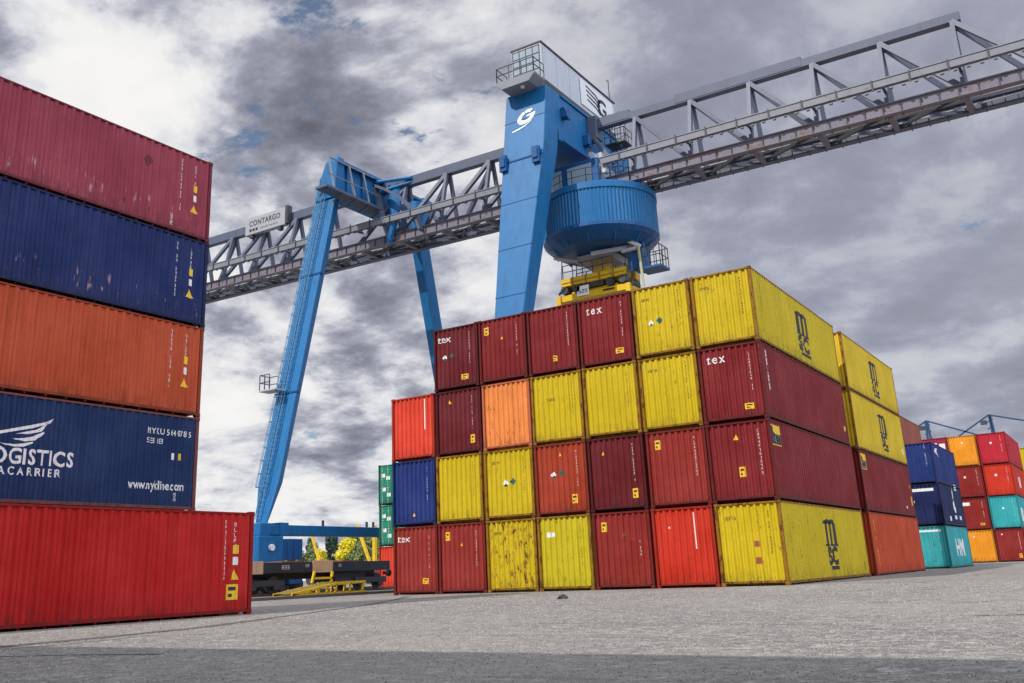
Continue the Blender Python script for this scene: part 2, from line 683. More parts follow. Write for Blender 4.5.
def s_num(seed, u, top, n=12, h=0.11, mat=None, gap=1.35, name='serial_number'):
    return (name, ('snum', seed, u, top, n, h), glyphs(u, top - h, n, h, seed, True, gap), 'side', mat or WHITE)


def s_rect(name, u, v, w, h, mat):
    return (name, ('srect', u, v, w, h), [rect(u - w / 2, v - h / 2, u + w / 2, v + h / 2)], 'side', mat)


def s_tri(u, v, s):
    return ('warning_sticker', ('stri', u, v, s), [[(u - s / 2, v - s * .45), (u + s / 2, v - s * .45), (u, v + s * .55)]], 'side', STICK)


def s_sign(u, v):
    return [s_rect('sign_plate', u, v, 1.1, 0.74, STICK),
            ('plate_print', ('sgn1', u, v), [rect(u - .5, v - .33, u + .5, v + .04), [(u - .5, v + .04), (u - .1, v + .04), (u - .38, v + .33), (u - .5, v + .33)]], 'side', BLACK),
            ('sign_print', ('sgn2', u, v), glyphs(u - .36, v - .27, 3, 0.24, 5, False), 'side', WHITE)]


# ------------------------------------------------------------------ main stack
LV = 2.895
PW = 2.5034
GM = 'containers of the main stack'


def colx(c):                                # c = 1 (left) .. 7 (right)
    return -(7 - c) * PW - W / 2


MAIN = [
    # col, level, colour, rust, marks, label
    (1, 1, 'brick', None, [m_tex(s=0.44), m_num(1)] + m_plate(.5, .55), 'brick red container with white tex lettering, on the ground at the main stack left end'),
    (2, 1, 'brick', None, [m_num(2)] + m_plate(-.75, 2.35, tall=True) + m_tri(-.02, 2.0), 'brick red container on the ground between the tex container and the rust-eaten yellow one'),
    (3, 1, 'yellow', .86, [m_num(3, True), m_code(3)], 'yellow container eaten by large brown rust patches, on the ground in the main stack'),
    (4, 1, 'lemon', .5, [m_num(4, True, n=13), m_spot(-.72, 2.15, .2), m_spot(-.5, 2.15, .17)], 'lemon yellow container with a white sticker pair, on the ground right of the rust-eaten one'),
    (5, 1, 'brick', None, [m_num(5, n=11), ('repaint_patch', 'patch', [rect(-.1, 1.75, 1.08, 2.74)], 'end', cpaint('dark_red'))] + m_plate(-.75, 2.32, tall=True) + m_tri(.1, 2.0, .2), 'brick red container with a darker repainted corner, under the dark maroon one'),
    (6, 1, 'red', .12, [m_bar(.42, 1.35, 2.65), m_spot(-.55, 2.15, .07)], 'bright red container with a white bar, on the ground beside the yellow corner container'),
    (7, 1, 'yellow', .5, [m_num(7, True), m_code(7), m_spot(.22, 1.42, .2, cpaint('brown'), 'scuff_mark'), m_spot(.22, .85, .22, cpaint('brown'), 'scuff_mark'),
                          s_msc(.3), s_num(70, -5.25, 2.35, 12, .10, BLACK), s_rect('small_mark', 5.35, .5, .14, .3, BLACK), s_rect('small_mark', 5.7, .5, .09, .2, BLACK)],
     'yellow container with black logo, on the ground at the right corner of the main stack'),
    (1, 2, 'blue', None, [m_num(8)] + m_tri(-.02, .5, .2), 'blue container, the only blue one in the main stack'),
    (2, 2, 'yellow', .35, [m_num(9, True), m_spot(-.75, 2.25, .12, STICK)], 'yellow container between the blue one and the yellow one with hazard diamonds'),
    (3, 2, 'yellow', .45, [m_num(10, True), m_code(10)] + m_dia(-.18, 1.45, 'wg', .16), 'yellow container with hazard diamonds, stacked on the rust-eaten yellow one'),
    (4, 2, 'rust_red', None, [m_num(11)] + m_dia(-.35, 1.6, 'wg', .14) + m_plate(.55, .6, tall=True) + m_tri(-.0, 2.4, .15), 'orange-red container with hazard diamonds, on top of the lemon yellow one'),
    (5, 2, 'maroon', None, [m_num(12)] + m_plate(.72, .62, tall=True) + m_tri(-.55, 2.25, .15), 'dark maroon container in the second level, between the orange-red one and a faded red one'),
    (6, 2, 'brick', None, [m_num(13)] + m_plate(-.75, 2.35, tall=True), 'faded brick red container standing on the bright red one with the white bar'),
    (7, 2, 'wine', None, [m_num(14, h=.095)] + m_tri(-.1, 2.3, .2) + m_plate(.0, 1.05, tall=True) + s_sign(-5.45, 2.3), 'wine red container with a yellow sign on its long side, on the corner yellow one'),
    (1, 3, 'signal', None, [m_bar(.62, 1.3, 2.7)], 'bright red container on top of the blue one, end of the short left column'),
    (2, 3, 'maroon', None, [m_num(15)] + m_plate(.72, .62, tall=True) + m_tri(-.45, 2.35, .16), 'dark maroon container between the bright red one and the orange one'),
    (3, 3, 'orange', .55, [], 'orange container with rust streaks in the third level of the main stack'),
    (4, 3, 'yellow', .42, [m_num(16, True), m_code(16, -.5, 1.75)], 'yellow container directly right of the orange one'),
    (5, 3, 'yellow', .38, [m_num(17, True)], 'yellow container under the wine red one with large white tex lettering'),
    (6, 3, 'yellow', .5, [m_num(18, True), m_code(18)], 'yellow container left of the tex container at the corner, third level'),
    (7, 3, 'wine', None, [m_tex(-.9, 2.25, .5), m_num(19)] + m_plate(.55, .5, .36, .22) + [s_num(71, -5.5, 2.62, 5, .26, WHITE, 1.2, 'company_lettering'), s_rect('warning_sticker', 5.6, .75, .16, .22, STICK)],
     'wine red container with white tex lettering on its end, third level at the right corner'),
    (2, 4, 'maroon', None, [m_tex(s=.46), m_num(20)] + m_dia(-.62, 1.5, 'wg', .13) + m_plate(.45, .5, .34, .24), 'dark maroon container with tex lettering and hazard diamonds, top left of the main stack'),
    (3, 4, 'wine', None, [m_num(21)] + m_plate(-.8, 2.35, tall=True) + m_tri(-.02, 1.95, .17), 'wine red container on top of the orange one'),
    (4, 4, 'wine', None, [m_num(22)] + m_plate(.05, .62, .2, .24), 'wine red container without tex lettering, top level left of the spreader'),
    (5, 4, 'wine', None, [m_tex(-.85, 2.2, .5), m_num(23)] + m_plate(.55, .5, .38, .22), 'wine red container with large tex lettering, right beneath the yellow spreader'),
    (6, 4, 'yellow', .5, [m_num(24, True), m_code(24)] + m_dia(-.5, 1.35, 'wg', .14), 'yellow container with hazard diamonds in the top level, beside the corner one'),
    (7, 4, 'yellow', .45, [m_num(25, True), m_code(25), s_msc(.45), s_num(72, -5.25, 2.5, 14, .11, BLACK)], 'yellow container with a black logo, topmost at the right corner of the main stack'),
]
for c, l, colour, rust, marks, label in MAIN:
    container(colx(c), 0, (l - 1) * LV + 0.004, colour, label, GM, marks=marks, rust=rust)

GR2 = 'containers of the second row'
Y2 = 12.2056 + 1.3832
for l, colour, marks, label in [
    (1, 'side_orange', [s_num(73, -5.3, 2.5, 11, .14, STICK), s_num(74, 5.3, 2.6, 3, .13), s_rect('sticker', -4.6, 1.3, .14, .14, WHITE)], 'orange-red container on the ground right behind the yellow corner one with the black logo'),
    (2, 'wine', s_sign(-5.3, 2.35) + [s_rect('sticker', 3.9, .5, .14, .14, WHITE), s_rect('warning_sticker', 5.6, .9, .16, .5, STICK), s_rect('warning_sticker', 5.5, 1.7, .1, .2, STICK)], 'wine red container with a small yellow sign, on the orange-red one in the second row'),
    (3, 'gold', [s_msc(.6), s_rect('sticker', 5.2, .75, .3, .3, WHITE)], 'golden yellow container with a black logo, under another yellow one in the second row'),
    (4, 'gold', [s_msc(.5)], 'golden yellow container with a black logo, topmost of the second row'),
]:
    container(colx(7), Y2, (l - 1) * LV + 0.004, colour, label, GR2, marks=marks)

# ------------------------------------------------------------------ left stack
GL = 'containers of the left stack'
LX, LY = -13.474 - W / 2, -14.4104 - 12.192


def end_strip(seed, nend=6.096, extra=()):
    """serial numbers and stickers at the far right end of a long side"""
    return [s_num(seed, nend - 1.28, 2.62, 13, .105), s_num(seed + 1, nend - .72, 2.55, 5, .11),
            s_rect('warning_sticker', nend - .66, 1.72, .17, .24, STICK), s_rect('sticker', nend - .66, 1.38, .15, .22, WHITE), s_tri(nend - .68, 1.0, .3)] + list(extra)


def wing():
    """feathered wing over the lettering; u grows to the right"""
    u0 = 0.0
    P = [[(-3.3, -.62), (-2.2, -.30), (-1.1, -.02), (0.25, .30), (1.22, .62), (1.36, .86), (1.05, .68), (0.1, .42), (-1.1, .12), (-2.2, -.16), (-3.3, -.46)],
         [(1.30, .80), (1.36, .88), (0.75, .18), (0.1, .02), (-.55, -.02), (0.05, .14), (0.55, .26)],
         [(.92, .20), (.98, .14), (.48, -.26), (-.1, -.34), (-.75, -.26), (-.15, -.20), (.35, -.08)],
         [(.36, -.32), (.36, -.40), (-.1, -.60), (-.7, -.62), (-1.4, -.50), (-.7, -.52), (-.2, -.46)],
         [(-1.5, -.12), (-1.55, -.22), (-2.2, -.52), (-2.9, -.62), (-2.2, -.38)],
         [(-1.45, -.52), (-1.5, -.60), (-2.1, -.78), (-2.8, -.82), (-2.1, -.68)]]
    return P


def nyk_marks():
    h = 6.096
    yc = LY + h                              # world y of the container's middle
    o = []
    tu = -19.0 - yc                          # right end of the lettering in face coordinates
    o.append(('company_logo', 'wing', shift([[(a * .52, b * .56) for a, b in p] for p in wing()], -20.05 - yc, 4.72 - LV), 'side', WHITE))
    t1 = text_polys('LOGISTICS', 0.56, 0.014, 0, 0.92, 1.06)
    wid = max(a for p in t1 for a, b in p)
    tt = shift(t1, -18.62 - yc - wid, 3.95 - LV)
    o.append(('company_lettering', 'logi', tt, 'side', WHITE))
    t2 = text_polys('MEGACARRIER', 0.29, 0.005, 0, 1.04, 1.34)
    wid = max(a for p in t2 for a, b in p)
    o.append(('company_lettering', 'mega', shift(t2, -18.98 - yc - wid, 3.66 - LV), 'side', WHITE))
    t3 = text_polys('www.nykline.com', 0.36, 0.006)
    wid = max(a for p in t3 for a, b in p)
    s = 1.95 / wid
    o.append(('web_address', 'www', shift([[(a * s, b) for a, b in p] for p in t3], -16.86 - yc, 3.50 - LV), 'side', WHITE))
    t4 = text_polys('NYKU 564078 5', 0.25, 0.002, 0, 1, 1.25)
    wid = max(a for p in t4 for a, b in p)
    s = 1.62 / wid
    o.append(('serial_number', 'nyku', shift([[(a * s, b) for a, b in p] for p in t4], -16.32 - yc, 5.12 - LV), 'side', WHITE))
    o.append(('size_code', 'nykc', glyphs(-16.32 - yc, 4.84 - LV, 4, .15, 77, False), 'side', WHITE))
    o.append(s_rect('sticker', -15.35 - yc, 4.50 - LV, .13, .2, WHITE))
    o.append(s_rect('warning_sticker', -15.1 - yc, 4.50 - LV, .13, .2, STICK))
    o.append(s_num(79, -15.25 - yc, 3.42 - LV, 2, .1))
    return o


for l, colour, marks, label in [
    (1, 'left_blue', [], 'container hidden at the foot of the left stack behind the red one'),
    (2, 'ocean', nyk_marks(), 'dark blue container with white wing and LOGISTICS lettering, above the red one on the left'),
    (3, 'left_orange', end_strip(81), 'orange container in the middle of the tall left stack'),
    (4, 'left_blue', end_strip(83), 'plain royal blue container between the burgundy and the orange one in the left stack'),
    (5, 'burgundy', end_strip(85, 6.096, [('placard_frame', 'pdia', [dia(3.55, 2.1, .2)], 'side', fpaint('burgundy')), s_num(88, 4.5, .6, 2, .16)]), 'scratched burgundy container topmost of the tall left stack'),
]:
    container(LX, LY, (l - 1) * LV + 0.004, colour, label, GL, marks=marks, jit=0.4)
container(-9.4051 - W / 2, -15.7976 - 12.192, 0.004, 'left_red', 'glossy red container lying on the ground in front of the tall left stack', GL, H=2.591, jit=0.1,
          marks=[s_num(91, 6.096 - 1.0, 2.35, 12, .095), s_num(92, 6.096 - .66, 2.3, 5, .1), s_rect('warning_sticker', 6.096 - .6, 1.62, .16, .22, STICK),
                 s_rect('sticker', 6.096 - .6, 1.33, .14, .2, WHITE), s_tri(6.096 - .62, .98, .26), s_rect('warning_plate', 6.096 - .68, .56, .36, .38, STICK),
                 ('plate_print', 'rp', [rect(6.096 - .82, .60, 6.096 - .56, .69), rect(6.096 - .82, .44, 6.096 - .66, .52)], 'side', BLACK)])

# ------------------------------------------------------------------ green stack behind, left
GG = 'green container stack behind the flat wagon'
gx = -35.4 + W / 2
container(gx, 20.5, 0.004, 'signal', 'bright red container at the foot of the green pair behind the main stack', GG)
for l, lab in ((1, 'green container with door bars standing on a bright red one'), (2, 'green container with door bars topmost at the left edge of the main stack')):
    t = container(gx, 20.5, l * LV + .004, 'green', lab, GG, door=True)
    for k, (u, v) in enumerate(((-.75, 2.1), (-.3, 1.9), (-.7, 1.1), (-.25, .7))):
        me = MB().box(u - .17, u + .17, -12.192 / 2 + .028, -12.192 / 2 + .034, v - .13, v + .13).mesh('door_marking')
        inst('door_marking', me, WHITE, t)

# ------------------------------------------------------------------ right background stacks
GB = 'containers of the blue and teal stack'
bx = 0.42 - W / 2
h8 = 2.591
l8 = 2.6
hook = [[(-.25, .1), (-.05, .55), (.12, 1.0), (.2, 1.5), (.32, 1.55), (.3, 1.0), (.12, .5), (.3, .15), (.55, .0), (.5, -.3), (.2, -.35), (-.1, -.2)],
        rect(-.4, -.75, .45, -.5), rect(-2.6, -.9, -1.9, -.6), rect(1.6, -.75, 2.6, -.5), rect(1.3, 1.2, 2.2, 1.6)]
container(bx, 32.6, .004, 'teal', 'teal container with white lettering on the ground under two blue ones', GB, L=9.125, H=h8, rust=.6,
          marks=[('company_lettering', 'hm', shift(text_polys('HM', 1.45, .05, 0, 1.5), -1.6, .75), 'side', WHITE), m_num(31), ('top_stripe', 'tst', [rect(-.95, 2.22, .9, 2.34)], 'end', WHITE)])
container(bx, 32.6, l8 + .004, 'navy', 'navy container with white emblem between the teal one and another blue one', GB, L=9.125, H=h8,
          marks=[('company_logo', 'hook', shift(hook, .4, 1.2), 'side', WHITE), ('top_stripe', 'tst2', [rect(-.95, 2.12, .85, 2.3)], 'end', WHITE), m_spot(-.45, 1.5, .13)])
container(bx, 32.6, 2 * l8 + .004, 'blue', 'royal blue container topmost of the blue and teal stack', GB, L=9.125, H=h8,
          marks=[('company_logo', 'bl', shift([[(0, 0), (.5, .25), (1.3, .3), (.9, .05), (1.5, -.25), (.8, -.1)]], -3.9, 2.0), 'side', WHITE), m_num(32), m_spot(-.55, 1.55, .2, None)])
GW = 'brown containers behind the second row'
for l in range(4):
    container(-2.05 - W / 2, 33, l * l8 + .004, 'brown' if l % 2 else 'brick', ['brick red container at the foot of the brown stack behind the second row', 'brown container on the brick red one behind the second row', 'brick red container beneath the topmost brown one behind the second row',
                                                'faded brown container topmost between the yellow second row and the blue stack'][l], GW, H=h8)
GF = 'containers of the far right stack'
xr = 1.87
FAR = [
    (0, 1, 'dark_red', [m_num(41)] + m_plate(.62, .5, tall=True) + [m_spot(-.6, 2.4, .12)], 'dark red container on the ground under the teal one in the far stack'),
    (0, 2, 'teal', [m_num(42), m_spot(-.1, 1.8, .16), ('company_logo', 'tl', [rect(-4.9, .6, -3.6, 1.8), rect(-3, .6, -2.6, 1.8)], 'side', WHITE)], 'teal container in the far stack, beneath two red ones'),
    (0, 3, 'red', [m_num(43), m_spot(-.2, 1.9, .2), ('company_logo', 'rl', [rect(-1.5, .9, -.9, 1.9), rect(-.6, .9, .0, 1.9)], 'side', WHITE)], 'red container directly on the teal one in the far stack'),
    (0, 4, 'crimson', [m_num(44), m_spot(-.1, 1.95, .18)], 'crimson container topmost at the right corner of the far stack'),
    (1, 1, 'amber', [m_num(45, True), m_spot(-.4, 2.3, .12)], 'amber container on the ground right of the teal one with white lettering'),
    (1, 2, 'dark_red', [m_num(46), ('company_logo', 'fl', [rect(-1.0, 2.2, -.3, 2.5)], 'end', WHITE)] + m_plate(.5, .5, .36, .2), 'dark red container standing on the amber one on the ground'),
    (1, 3, 'dark_red', [m_num(47), m_spot(-.3, 1.9, .18)], 'dark red container right under the topmost amber one'),
    (1, 4, 'amber', [m_num(48, True), m_spot(.0, 2.2, .17)], 'amber container topmost beside the crimson one in the far stack'),
    (2, 1, 'brick', [], 'brick red container on the ground behind the blue stack'),
    (2, 2, 'navy', [], 'navy container on the brick red one behind the blue stack'),
    (2, 3, 'brick', [], 'brick red container under the magenta one behind the blue stack'),
    (2, 4, 'magenta', [('company_lettering', 'mg', [rect(-.9, 2.0, -.3, 2.5), rect(-.1, 2.1, .3, 2.4), rect(.5, 1.7, 1.0, 2.3), rect(-.2, 1.2, .1, 1.5)], 'end', WHITE)], 'magenta container with white patches topmost behind the blue stack'),
]
for c, l, colour, marks, label in FAR:
    container(xr - W / 2 - c * PW, 66, (l - 1) * LV + .004, colour, label, GF, marks=marks)
for l in range(4):
    container(2.2, 84, l * LV + .004, ['brick', 'blue', 'brick', 'yellow'][l], ['brick red container on the ground at the far right edge', 'blue container second from the ground at the far right edge', 'brick red container under a yellow one at the far right edge', 'yellow container peeking out at the far right edge'][l],
              'containers at the far right edge')

# ------------------------------------------------------------------ gantry crane
YG = 26.5
YF, YB = 25.1, 27.9
crane = thing('gantry_crane', 'huge blue gantry crane with a grey truss girder spanning above the container stacks', 'crane', (-31, YG, 0))


def zb(x):                                   # underside of bottom chords
    return 27.12 + max(0.0, 5 - x) * 0.0165


def zt(x):                                   # underside of top chord
    return 32.88 + max(0.0, 5 - x) * 0.010


XE, XW = 15.6, -71.5
NX = [6.78 - 4.37 * k for k in range(18)]
PORT_R, PORT_L = (-22.4, -19.0), (-41.7, -39.5)


def xbar(mb, x0, x1, y0, y1, f0, f1, n=1):
    secs = []
    for i in range(n + 1):
        x = x0 + (x1 - x0) * i / n
        a, b = f0(x), f1(x)
        secs.append([(x, y0, a), (x, y1, a), (x, y1, b), (x, y0, b)])
    mb.loft(secs)


tc = MB()
xbar(tc, NX[0] + .5, PORT_R[1] + .1, YG - .3, YG + .3, lambda x: zt(x), lambda x: zt(x) + .62)
xbar(tc, PORT_R[0] - .1, XW, YG - .3, YG + .3, lambda x: zt(x), lambda x: zt(x) + .85)
for a, b in ((-2.6, -11.8), (-15.5, PORT_R[1] + .1)):
    xbar(tc, a, b, YG - .33, YG + .33, lambda x: zt(x) + .1, lambda x: zt(x) + .85)
tc.build('top_chord', GIRDER, crane, bevel=.03)
for yy, nm, mt in ((YF, 'bottom_chord', GIRDER_RUST), (YB, 'bottom_chord', GIRDER)):
    b = MB()
    xbar(b, XE, XW, yy - .2, yy + .2, zb, lambda x: zb(x) + .62)
    xbar(b, XE, XW, yy - .32, yy + .32, lambda x: zb(x) + .622, lambda x: zb(x) + .70)
    xbar(b, XE, XW, yy - .28, yy + .28, lambda x: zb(x) - .06, lambda x: zb(x) - .002)
    o = b.build(nm, mt, crane)
    st = MB()
    x = XE - .4
    while x > XW:
        for s in (-1, 1):
            st.box(x - .03, x + .03, yy + s * .21, yy + s * .29, zb(x) + .005, zb(x) + .615)
        x -= 1.09
    st.build('stiffeners', DARK if yy == YF else GIRDER, o)
for i, x in enumerate(NX + [XE - 4.4]):
    z0, z1 = zb(x) + .65, zt(x) + .05
    boom_end = (i == len(NX))
    for s, yy in ((-1, YF), (1, YB)):
        inside = PORT_R[0] - .3 < x < PORT_R[1] + .3 or PORT_L[0] - .3 < x < PORT_L[1] + .3
        if not boom_end and not inside:
            MB().bar((x, YG + s * .22, z1), (x, yy, z0), .30, .26, (1, 0, 0)).build('post', GIRDER, crane)
        if not boom_end:
            if x > -21:
                x2 = x + 4.37
            else:
                x2 = x - 4.37
            if not inside:
                MB().bar((x, YG + s * .22, z1), (x2, yy, zb(x2) + .65), .30, .30, (0, 1, 0)).build('diagonal', GIRDER, crane)
        # lateral bracing between the bottom chords
    zz = zb(x) + .25
    MB().bar((x, YF + .2, zz), (x, YB - .2, zz), .34, .42).build('cross_tie', GIRDER_RUST, crane)
    if not boom_end:
        xm = x - 2.185
        MB().bar((x, YF + .25, zz + .1), (x - 4.37, YB - .25, zz + .1), .2, .24).build('lateral_brace', DARK, crane)
        MB().bar((x - .2, YB - .25, zz - .17), (xm, YG, zz - .17), .16, .2).build('lateral_brace', GIRDER, crane)
# walkway inside the girder: grating, cable tray, lamps' brackets
wk = MB()
xbar(wk, XE, PORT_R[1] + .5, YG + .35, YG + .75, lambda x: zb(x) + .55, lambda x: zb(x) + .62)
xbar(wk, PORT_R[0] - .5, XW, YG + .35, YG + .75, lambda x: zb(x) + .55, lambda x: zb(x) + .62)
wk.build('walkway_grating', GALV, crane)
hr = MB()
x = XE - .5
while x > XW:
    if not PORT_R[0] - 1 < x < PORT_R[1] + 1:
        hr.tube((x, YG + .75, zb(x) + .62), (x, YG + .75, zb(x) + 1.7), .025, 4)
    x -= 1.46
for dz in (1.15, 1.7):
    hr.tube((XE, YG + .75, zb(XE) + dz), (5, YG + .75, zb(5) + dz), .025, 4)
    hr.tube((5, YG + .75, zb(5) + dz), (XW, YG + .75, zb(XW) + dz), .025, 4)
hr.build('walkway_railing', GALV, crane)
for yy, rr_, dz in ((26.0, .07, .35), (27.2, .06, .3)):
    b = MB()
    for x0, x1 in ((XE, 5), (5, XW)):
        b.tube((x0, yy, zb(x0) + dz), (x1, yy, zb(x1) + dz), rr_, 7)
    b.build('pipe', GALV, crane)
# pale service beam along the front
for x0, x1 in ((XE, -17.4), (-23.2, XW)):
    b = MB()
    xbar(b, x0, x1, 23.95, 24.3, lambda x: zb(x) + 1.55, lambda x: zb(x) + 2.02)
    xbar(b, x0, x1, 23.9, 24.4, lambda x: zb(x) + 2.022, lambda x: zb(x) + 2.09)
    xx = x0 - 1
    while xx > x1:
        b.box(xx - .10, xx + .10, 24.05, 24.25, zb(xx) + 1.44, zb(xx) + 1.56)
        xx -= .73
    o = b.build('service_beam', GIRDER_LT, crane)
    j = MB()
    x = x0 - .6
    while x > x1:
        j.box(x - .05, x + .05, 23.88, 23.945, zb(x) + 1.45, zb(x) + 2.2)
        x -= 2.185
    j.build('joint_straps', DARK, o)
for x in NX:
    if not PORT_R[0] - 1 < x < PORT_R[1] + 1:
        MB().bar((x, 24.35, zb(x) + 1.8), (x, YF + .5, zb(x) + 1.9), .16).build('bracket', GIRDER, crane)

# ---- right portal
legR = MB()


def yR(z):
    return 19.85 - .166 * (34.5 - z)


def legR_sec(z, x0, x1, th, s=1):
    y0 = yR(z)
    y1 = y0 + th
    if s < 0:
        y0, y1 = 2 * YG - y0, 2 * YG - y1
    return [(x0, y0, z), (x1, y0, z), (x1, y1, z), (x0, y1, z)]


for s in (1, -1):
    b = MB()
    b.loft([legR_sec(z, x0, x1, th, s) for z, x0, x1, th in ((1.9, -22.2, -20.95, .9), (4, -22.3, -20.9, .95), (17, -22.4, -20.15, 1.3), (29.6, -22.4, -19.0, 1.95), (34.45, -22.4, -19.0, 2.0))])
    o = b.build('leg', CRANE_BLUE, crane, bevel=.05)
    if s == 1:
        j = MB()
        z = 28.7
        y = yR(z)
        j.box(-22.45, -19.0, y - .06, y - .01, z - .06, z + .06)
        j.build('joint_flange', CRANE_BLUE_DK, o)
        for zz, x1_ in ((32.0, -19.0), (25.3, -19.32), (21.8, -19.66), (18.3, -20.0), (14.8, -20.28), (11.3, -20.48), (7.8, -20.68)):
            MB().box(-22.39, x1_ - .02, yR(zz) - .022, yR(zz) + .02, zz - .02, zz + .02).build('weld_seam', CRANE_BLUE_DK, o)
        for x in (-22.2, -19.5):
            MB().box(x - .28, x + .28, y - .35, y - .07, z - .7, z + .5).box(x - .2, x + .2, y - .45, y - .34, z - .4, z + .3).build('joint_clamp', CRANE_BLUE_DK, o)
b = MB()
b.box(-22.395, -19.005, 21.4, 2 * YG - 21.4, 30.6, 34.44)
pb = b.build('portal_beam', CRANE_BLUE, crane, bevel=.05)
st = MB()
st.box(-18.995, -18.88, 21.9, 31.2, 34.25, 34.43)
st.box(-18.995, -18.88, 21.9, 31.2, 30.62, 30.75)
st.build('stiffeners', CRANE_BLUE, pb)
bk = MB()
for x, y, z in ((-18.75, 22.1, 32.9), (-18.75, 25.4, 31.9), (-18.7, 26.5, 33.4)):
    bk.box(x - .24, x + .26, y - .28, y + .28, z - .4, z + .45)
    bk.tube((x - .1, y, z - .2), (x + .3, y, z - .6), .12, 8)
bk.build('bracket', CRANE_BLUE_DK, crane, bevel=.03)
# gusset where the chord meets the beam
g = MB()
g.box(-18.99, -18.2, YG - .5, YG + .5, 32.3, 34.2)
g.bar((-18.8, YG - .2, 32.8), (-16.6, YF, zb(-16) + 1.9), .3, .3, (0, 1, 0))
g.build('gusset', GIRDER, crane, bevel=.04)
# emblem on the leg: a slanted ring letter over a swoosh


def emblem(uc, vc, s):
    P = []
    def ell(a0, a1, r0, r1, n=10):
        pts = []
        for k in range(n + 1):
            a = a0 + (a1 - a0) * k / n
            pts.append((math.cos(a) * r1 * 1.25, math.sin(a) * r1 * .92))
        for k in range(n, -1, -1):
            a = a0 + (a1 - a0) * k / n
            pts.append((math.cos(a) * r0 * 1.25, math.sin(a) * r0 * .92))
        return pts
    P.append(ell(R(48), R(105), .55, 1.0))
    P.append(ell(R(112), R(205), .55, 1.0))
    P.append(ell(R(212), R(345), .50, 1.0))
    P.append([(.05, .16), (1.28, .16), (1.22, -.25), (.75, -.25), (.7, -.05), (.05, -.05)])
    P.append([(-1.75, -1.25), (-.9, -1.22), (.1, -1.12), (.85, -.80), (1.25, -.45), (.8, -.95), (.1, -1.28), (-.9, -1.42), (-1.75, -1.40)])
    c, sn = math.cos(R(10)), math.sin(R(10))
    out = []
    for p in P:
        q = []
        for a, b_ in p:
            a2 = a + .30 * b_
            q.append((uc + (a2 * c - b_ * sn) * s, vc + (a2 * sn + b_ * c) * s))
        out.append(q)
    return out


def flat(polys, fn, name, mat, parent):
    mb = MB()
    for p in polys:
        mb.add([fn(a, b_) for a, b_ in p], [tuple(range(len(p)))])
    off = WL[parent.name]
    me = bpy.data.meshes.new(name)
    me.from_pydata([(p[0] - off.x, p[1] - off.y, p[2] - off.z) for p in mb.v], [], mb.f)
    bm = bmesh.new()
    bm.from_mesh(me)
    bmesh.ops.triangulate(bm, faces=bm.faces)
    bm.to_mesh(me)
    bm.free()
    me.materials.append(mat)
    o = link(bpy.data.objects.new(name, me))
    o.parent = parent
    WL[o.name] = off
    return o


LOGOW = ink('logo_white', (0.82, 0.84, 0.86), 0.1)
flat(emblem(-20.55, 32.15, .60), lambda a, b_: (a, yR(b_) - .03, b_), 'emblem', LOGOW, crane)

# machinery house
HX0, HX1, HY0, HY1, HZ0, HZ1 = -21.87, -19.35, 20.0, 32.2, 35.2, 38.1
mh = MB().box(HX0, HX1, HY0, HY1, HZ0, HZ1).build('machinery_house', HOUSE, crane, bevel=.04)
b = MB()
for x in (HX0 + .1, HX1 - .1):
    b.box(x - .12, x + .12, HY0 + .2, HY1 - .2, 34.50, 35.19)
for y in (21, 25, 29, 31.5):
    b.box(HX0 + .23, HX1 - .23, y - .1, y + .1, 34.6, 35.18)
b.build('support_frame', DARK, mh)
b = MB()
b.box(HX0 - .05, HX1 + .08, HY0 - .05, HY1 + .08, HZ1 + .003, HZ1 + .12)
b.build('roof', DARK, mh)
b = MB()
y = HY0 + .3
while y < HY1 - .2:
    b.box(HX1 + .003, HX1 + .03, y, y + .05, HZ0 + .15, HZ1 - .15)
    y += 2.0
b.build('cladding_ribs', HOUSE, mh)
nwx, nwz = 4, 4
for i in range(nwx):
    for j in range(nwz):
        x0 = HX0 + .12 + i * (2.28 / nwx)
        z0 = HZ0 + .18 + j * (2.55 / nwz)
        MB().box(x0 + .04, x0 + 2.28 / nwx - .04, HY0 - .03, HY0 - .004, z0 + .05, z0 + 2.55 / nwz - .05).build('window', GLASS, mh)
b = MB()
for i in range(nwx + 1):
    x = HX0 + .12 + i * 2.28 / nwx
    b.box(x - .03, x + .03, HY0 - .05, HY0 - .003, HZ0 + .1, HZ1 - .1)
for j in range(nwz + 1):
    z = HZ0 + .18 + j * 2.55 / nwz
    b.box(HX0 + .09, HX1 - .09, HY0 - .045, HY0 - .003, z - .035, z + .035)
b.build('window_frame', DARK, mh)
# sign panel on the house
sp = MB().box(HX1 + .035, HX1 + .08, 26.0, 31.7, HZ0 + .35, HZ1 - .3).build('sign_panel', ink('sign_white', (0.72, 0.73, 0.75), .15), mh)
PP = shift(text_polys('G', 2.1, .06, 0, 1.15), 28.75, HZ0 + .65)
for k in range(4):
    v = HZ1 - .62 - k * .38
    PP.append([(26.9 + k * .05, v + .1), (28.6, v - .08), (29.35, v - .42), (29.25, v - .62), (28.5, v - .26), (26.9 + k * .05, v - .06)])
NAVY = ink('navy_lettering', (0.012, 0.016, 0.05), .1)
flat(PP, lambda a, b_: (HX1 + .085, a, b_), 'emblem', NAVY, sp)
# balcony
b = MB()
b.prism([(-22.35, 18.4, 34.95), (-19.1, 18.4, 34.95), (-19.1, 18.4, 34.8), (-19.6, 18.4, 34.3), (-21.9, 18.4, 34.3), (-22.35, 18.4, 34.75)], (0, 18.4, 0), (0, 19.95, 0))
bal = b.build('balcony', steel('balcony_grey', (.20, .21, .25), .5, .3), crane, bevel=.02)


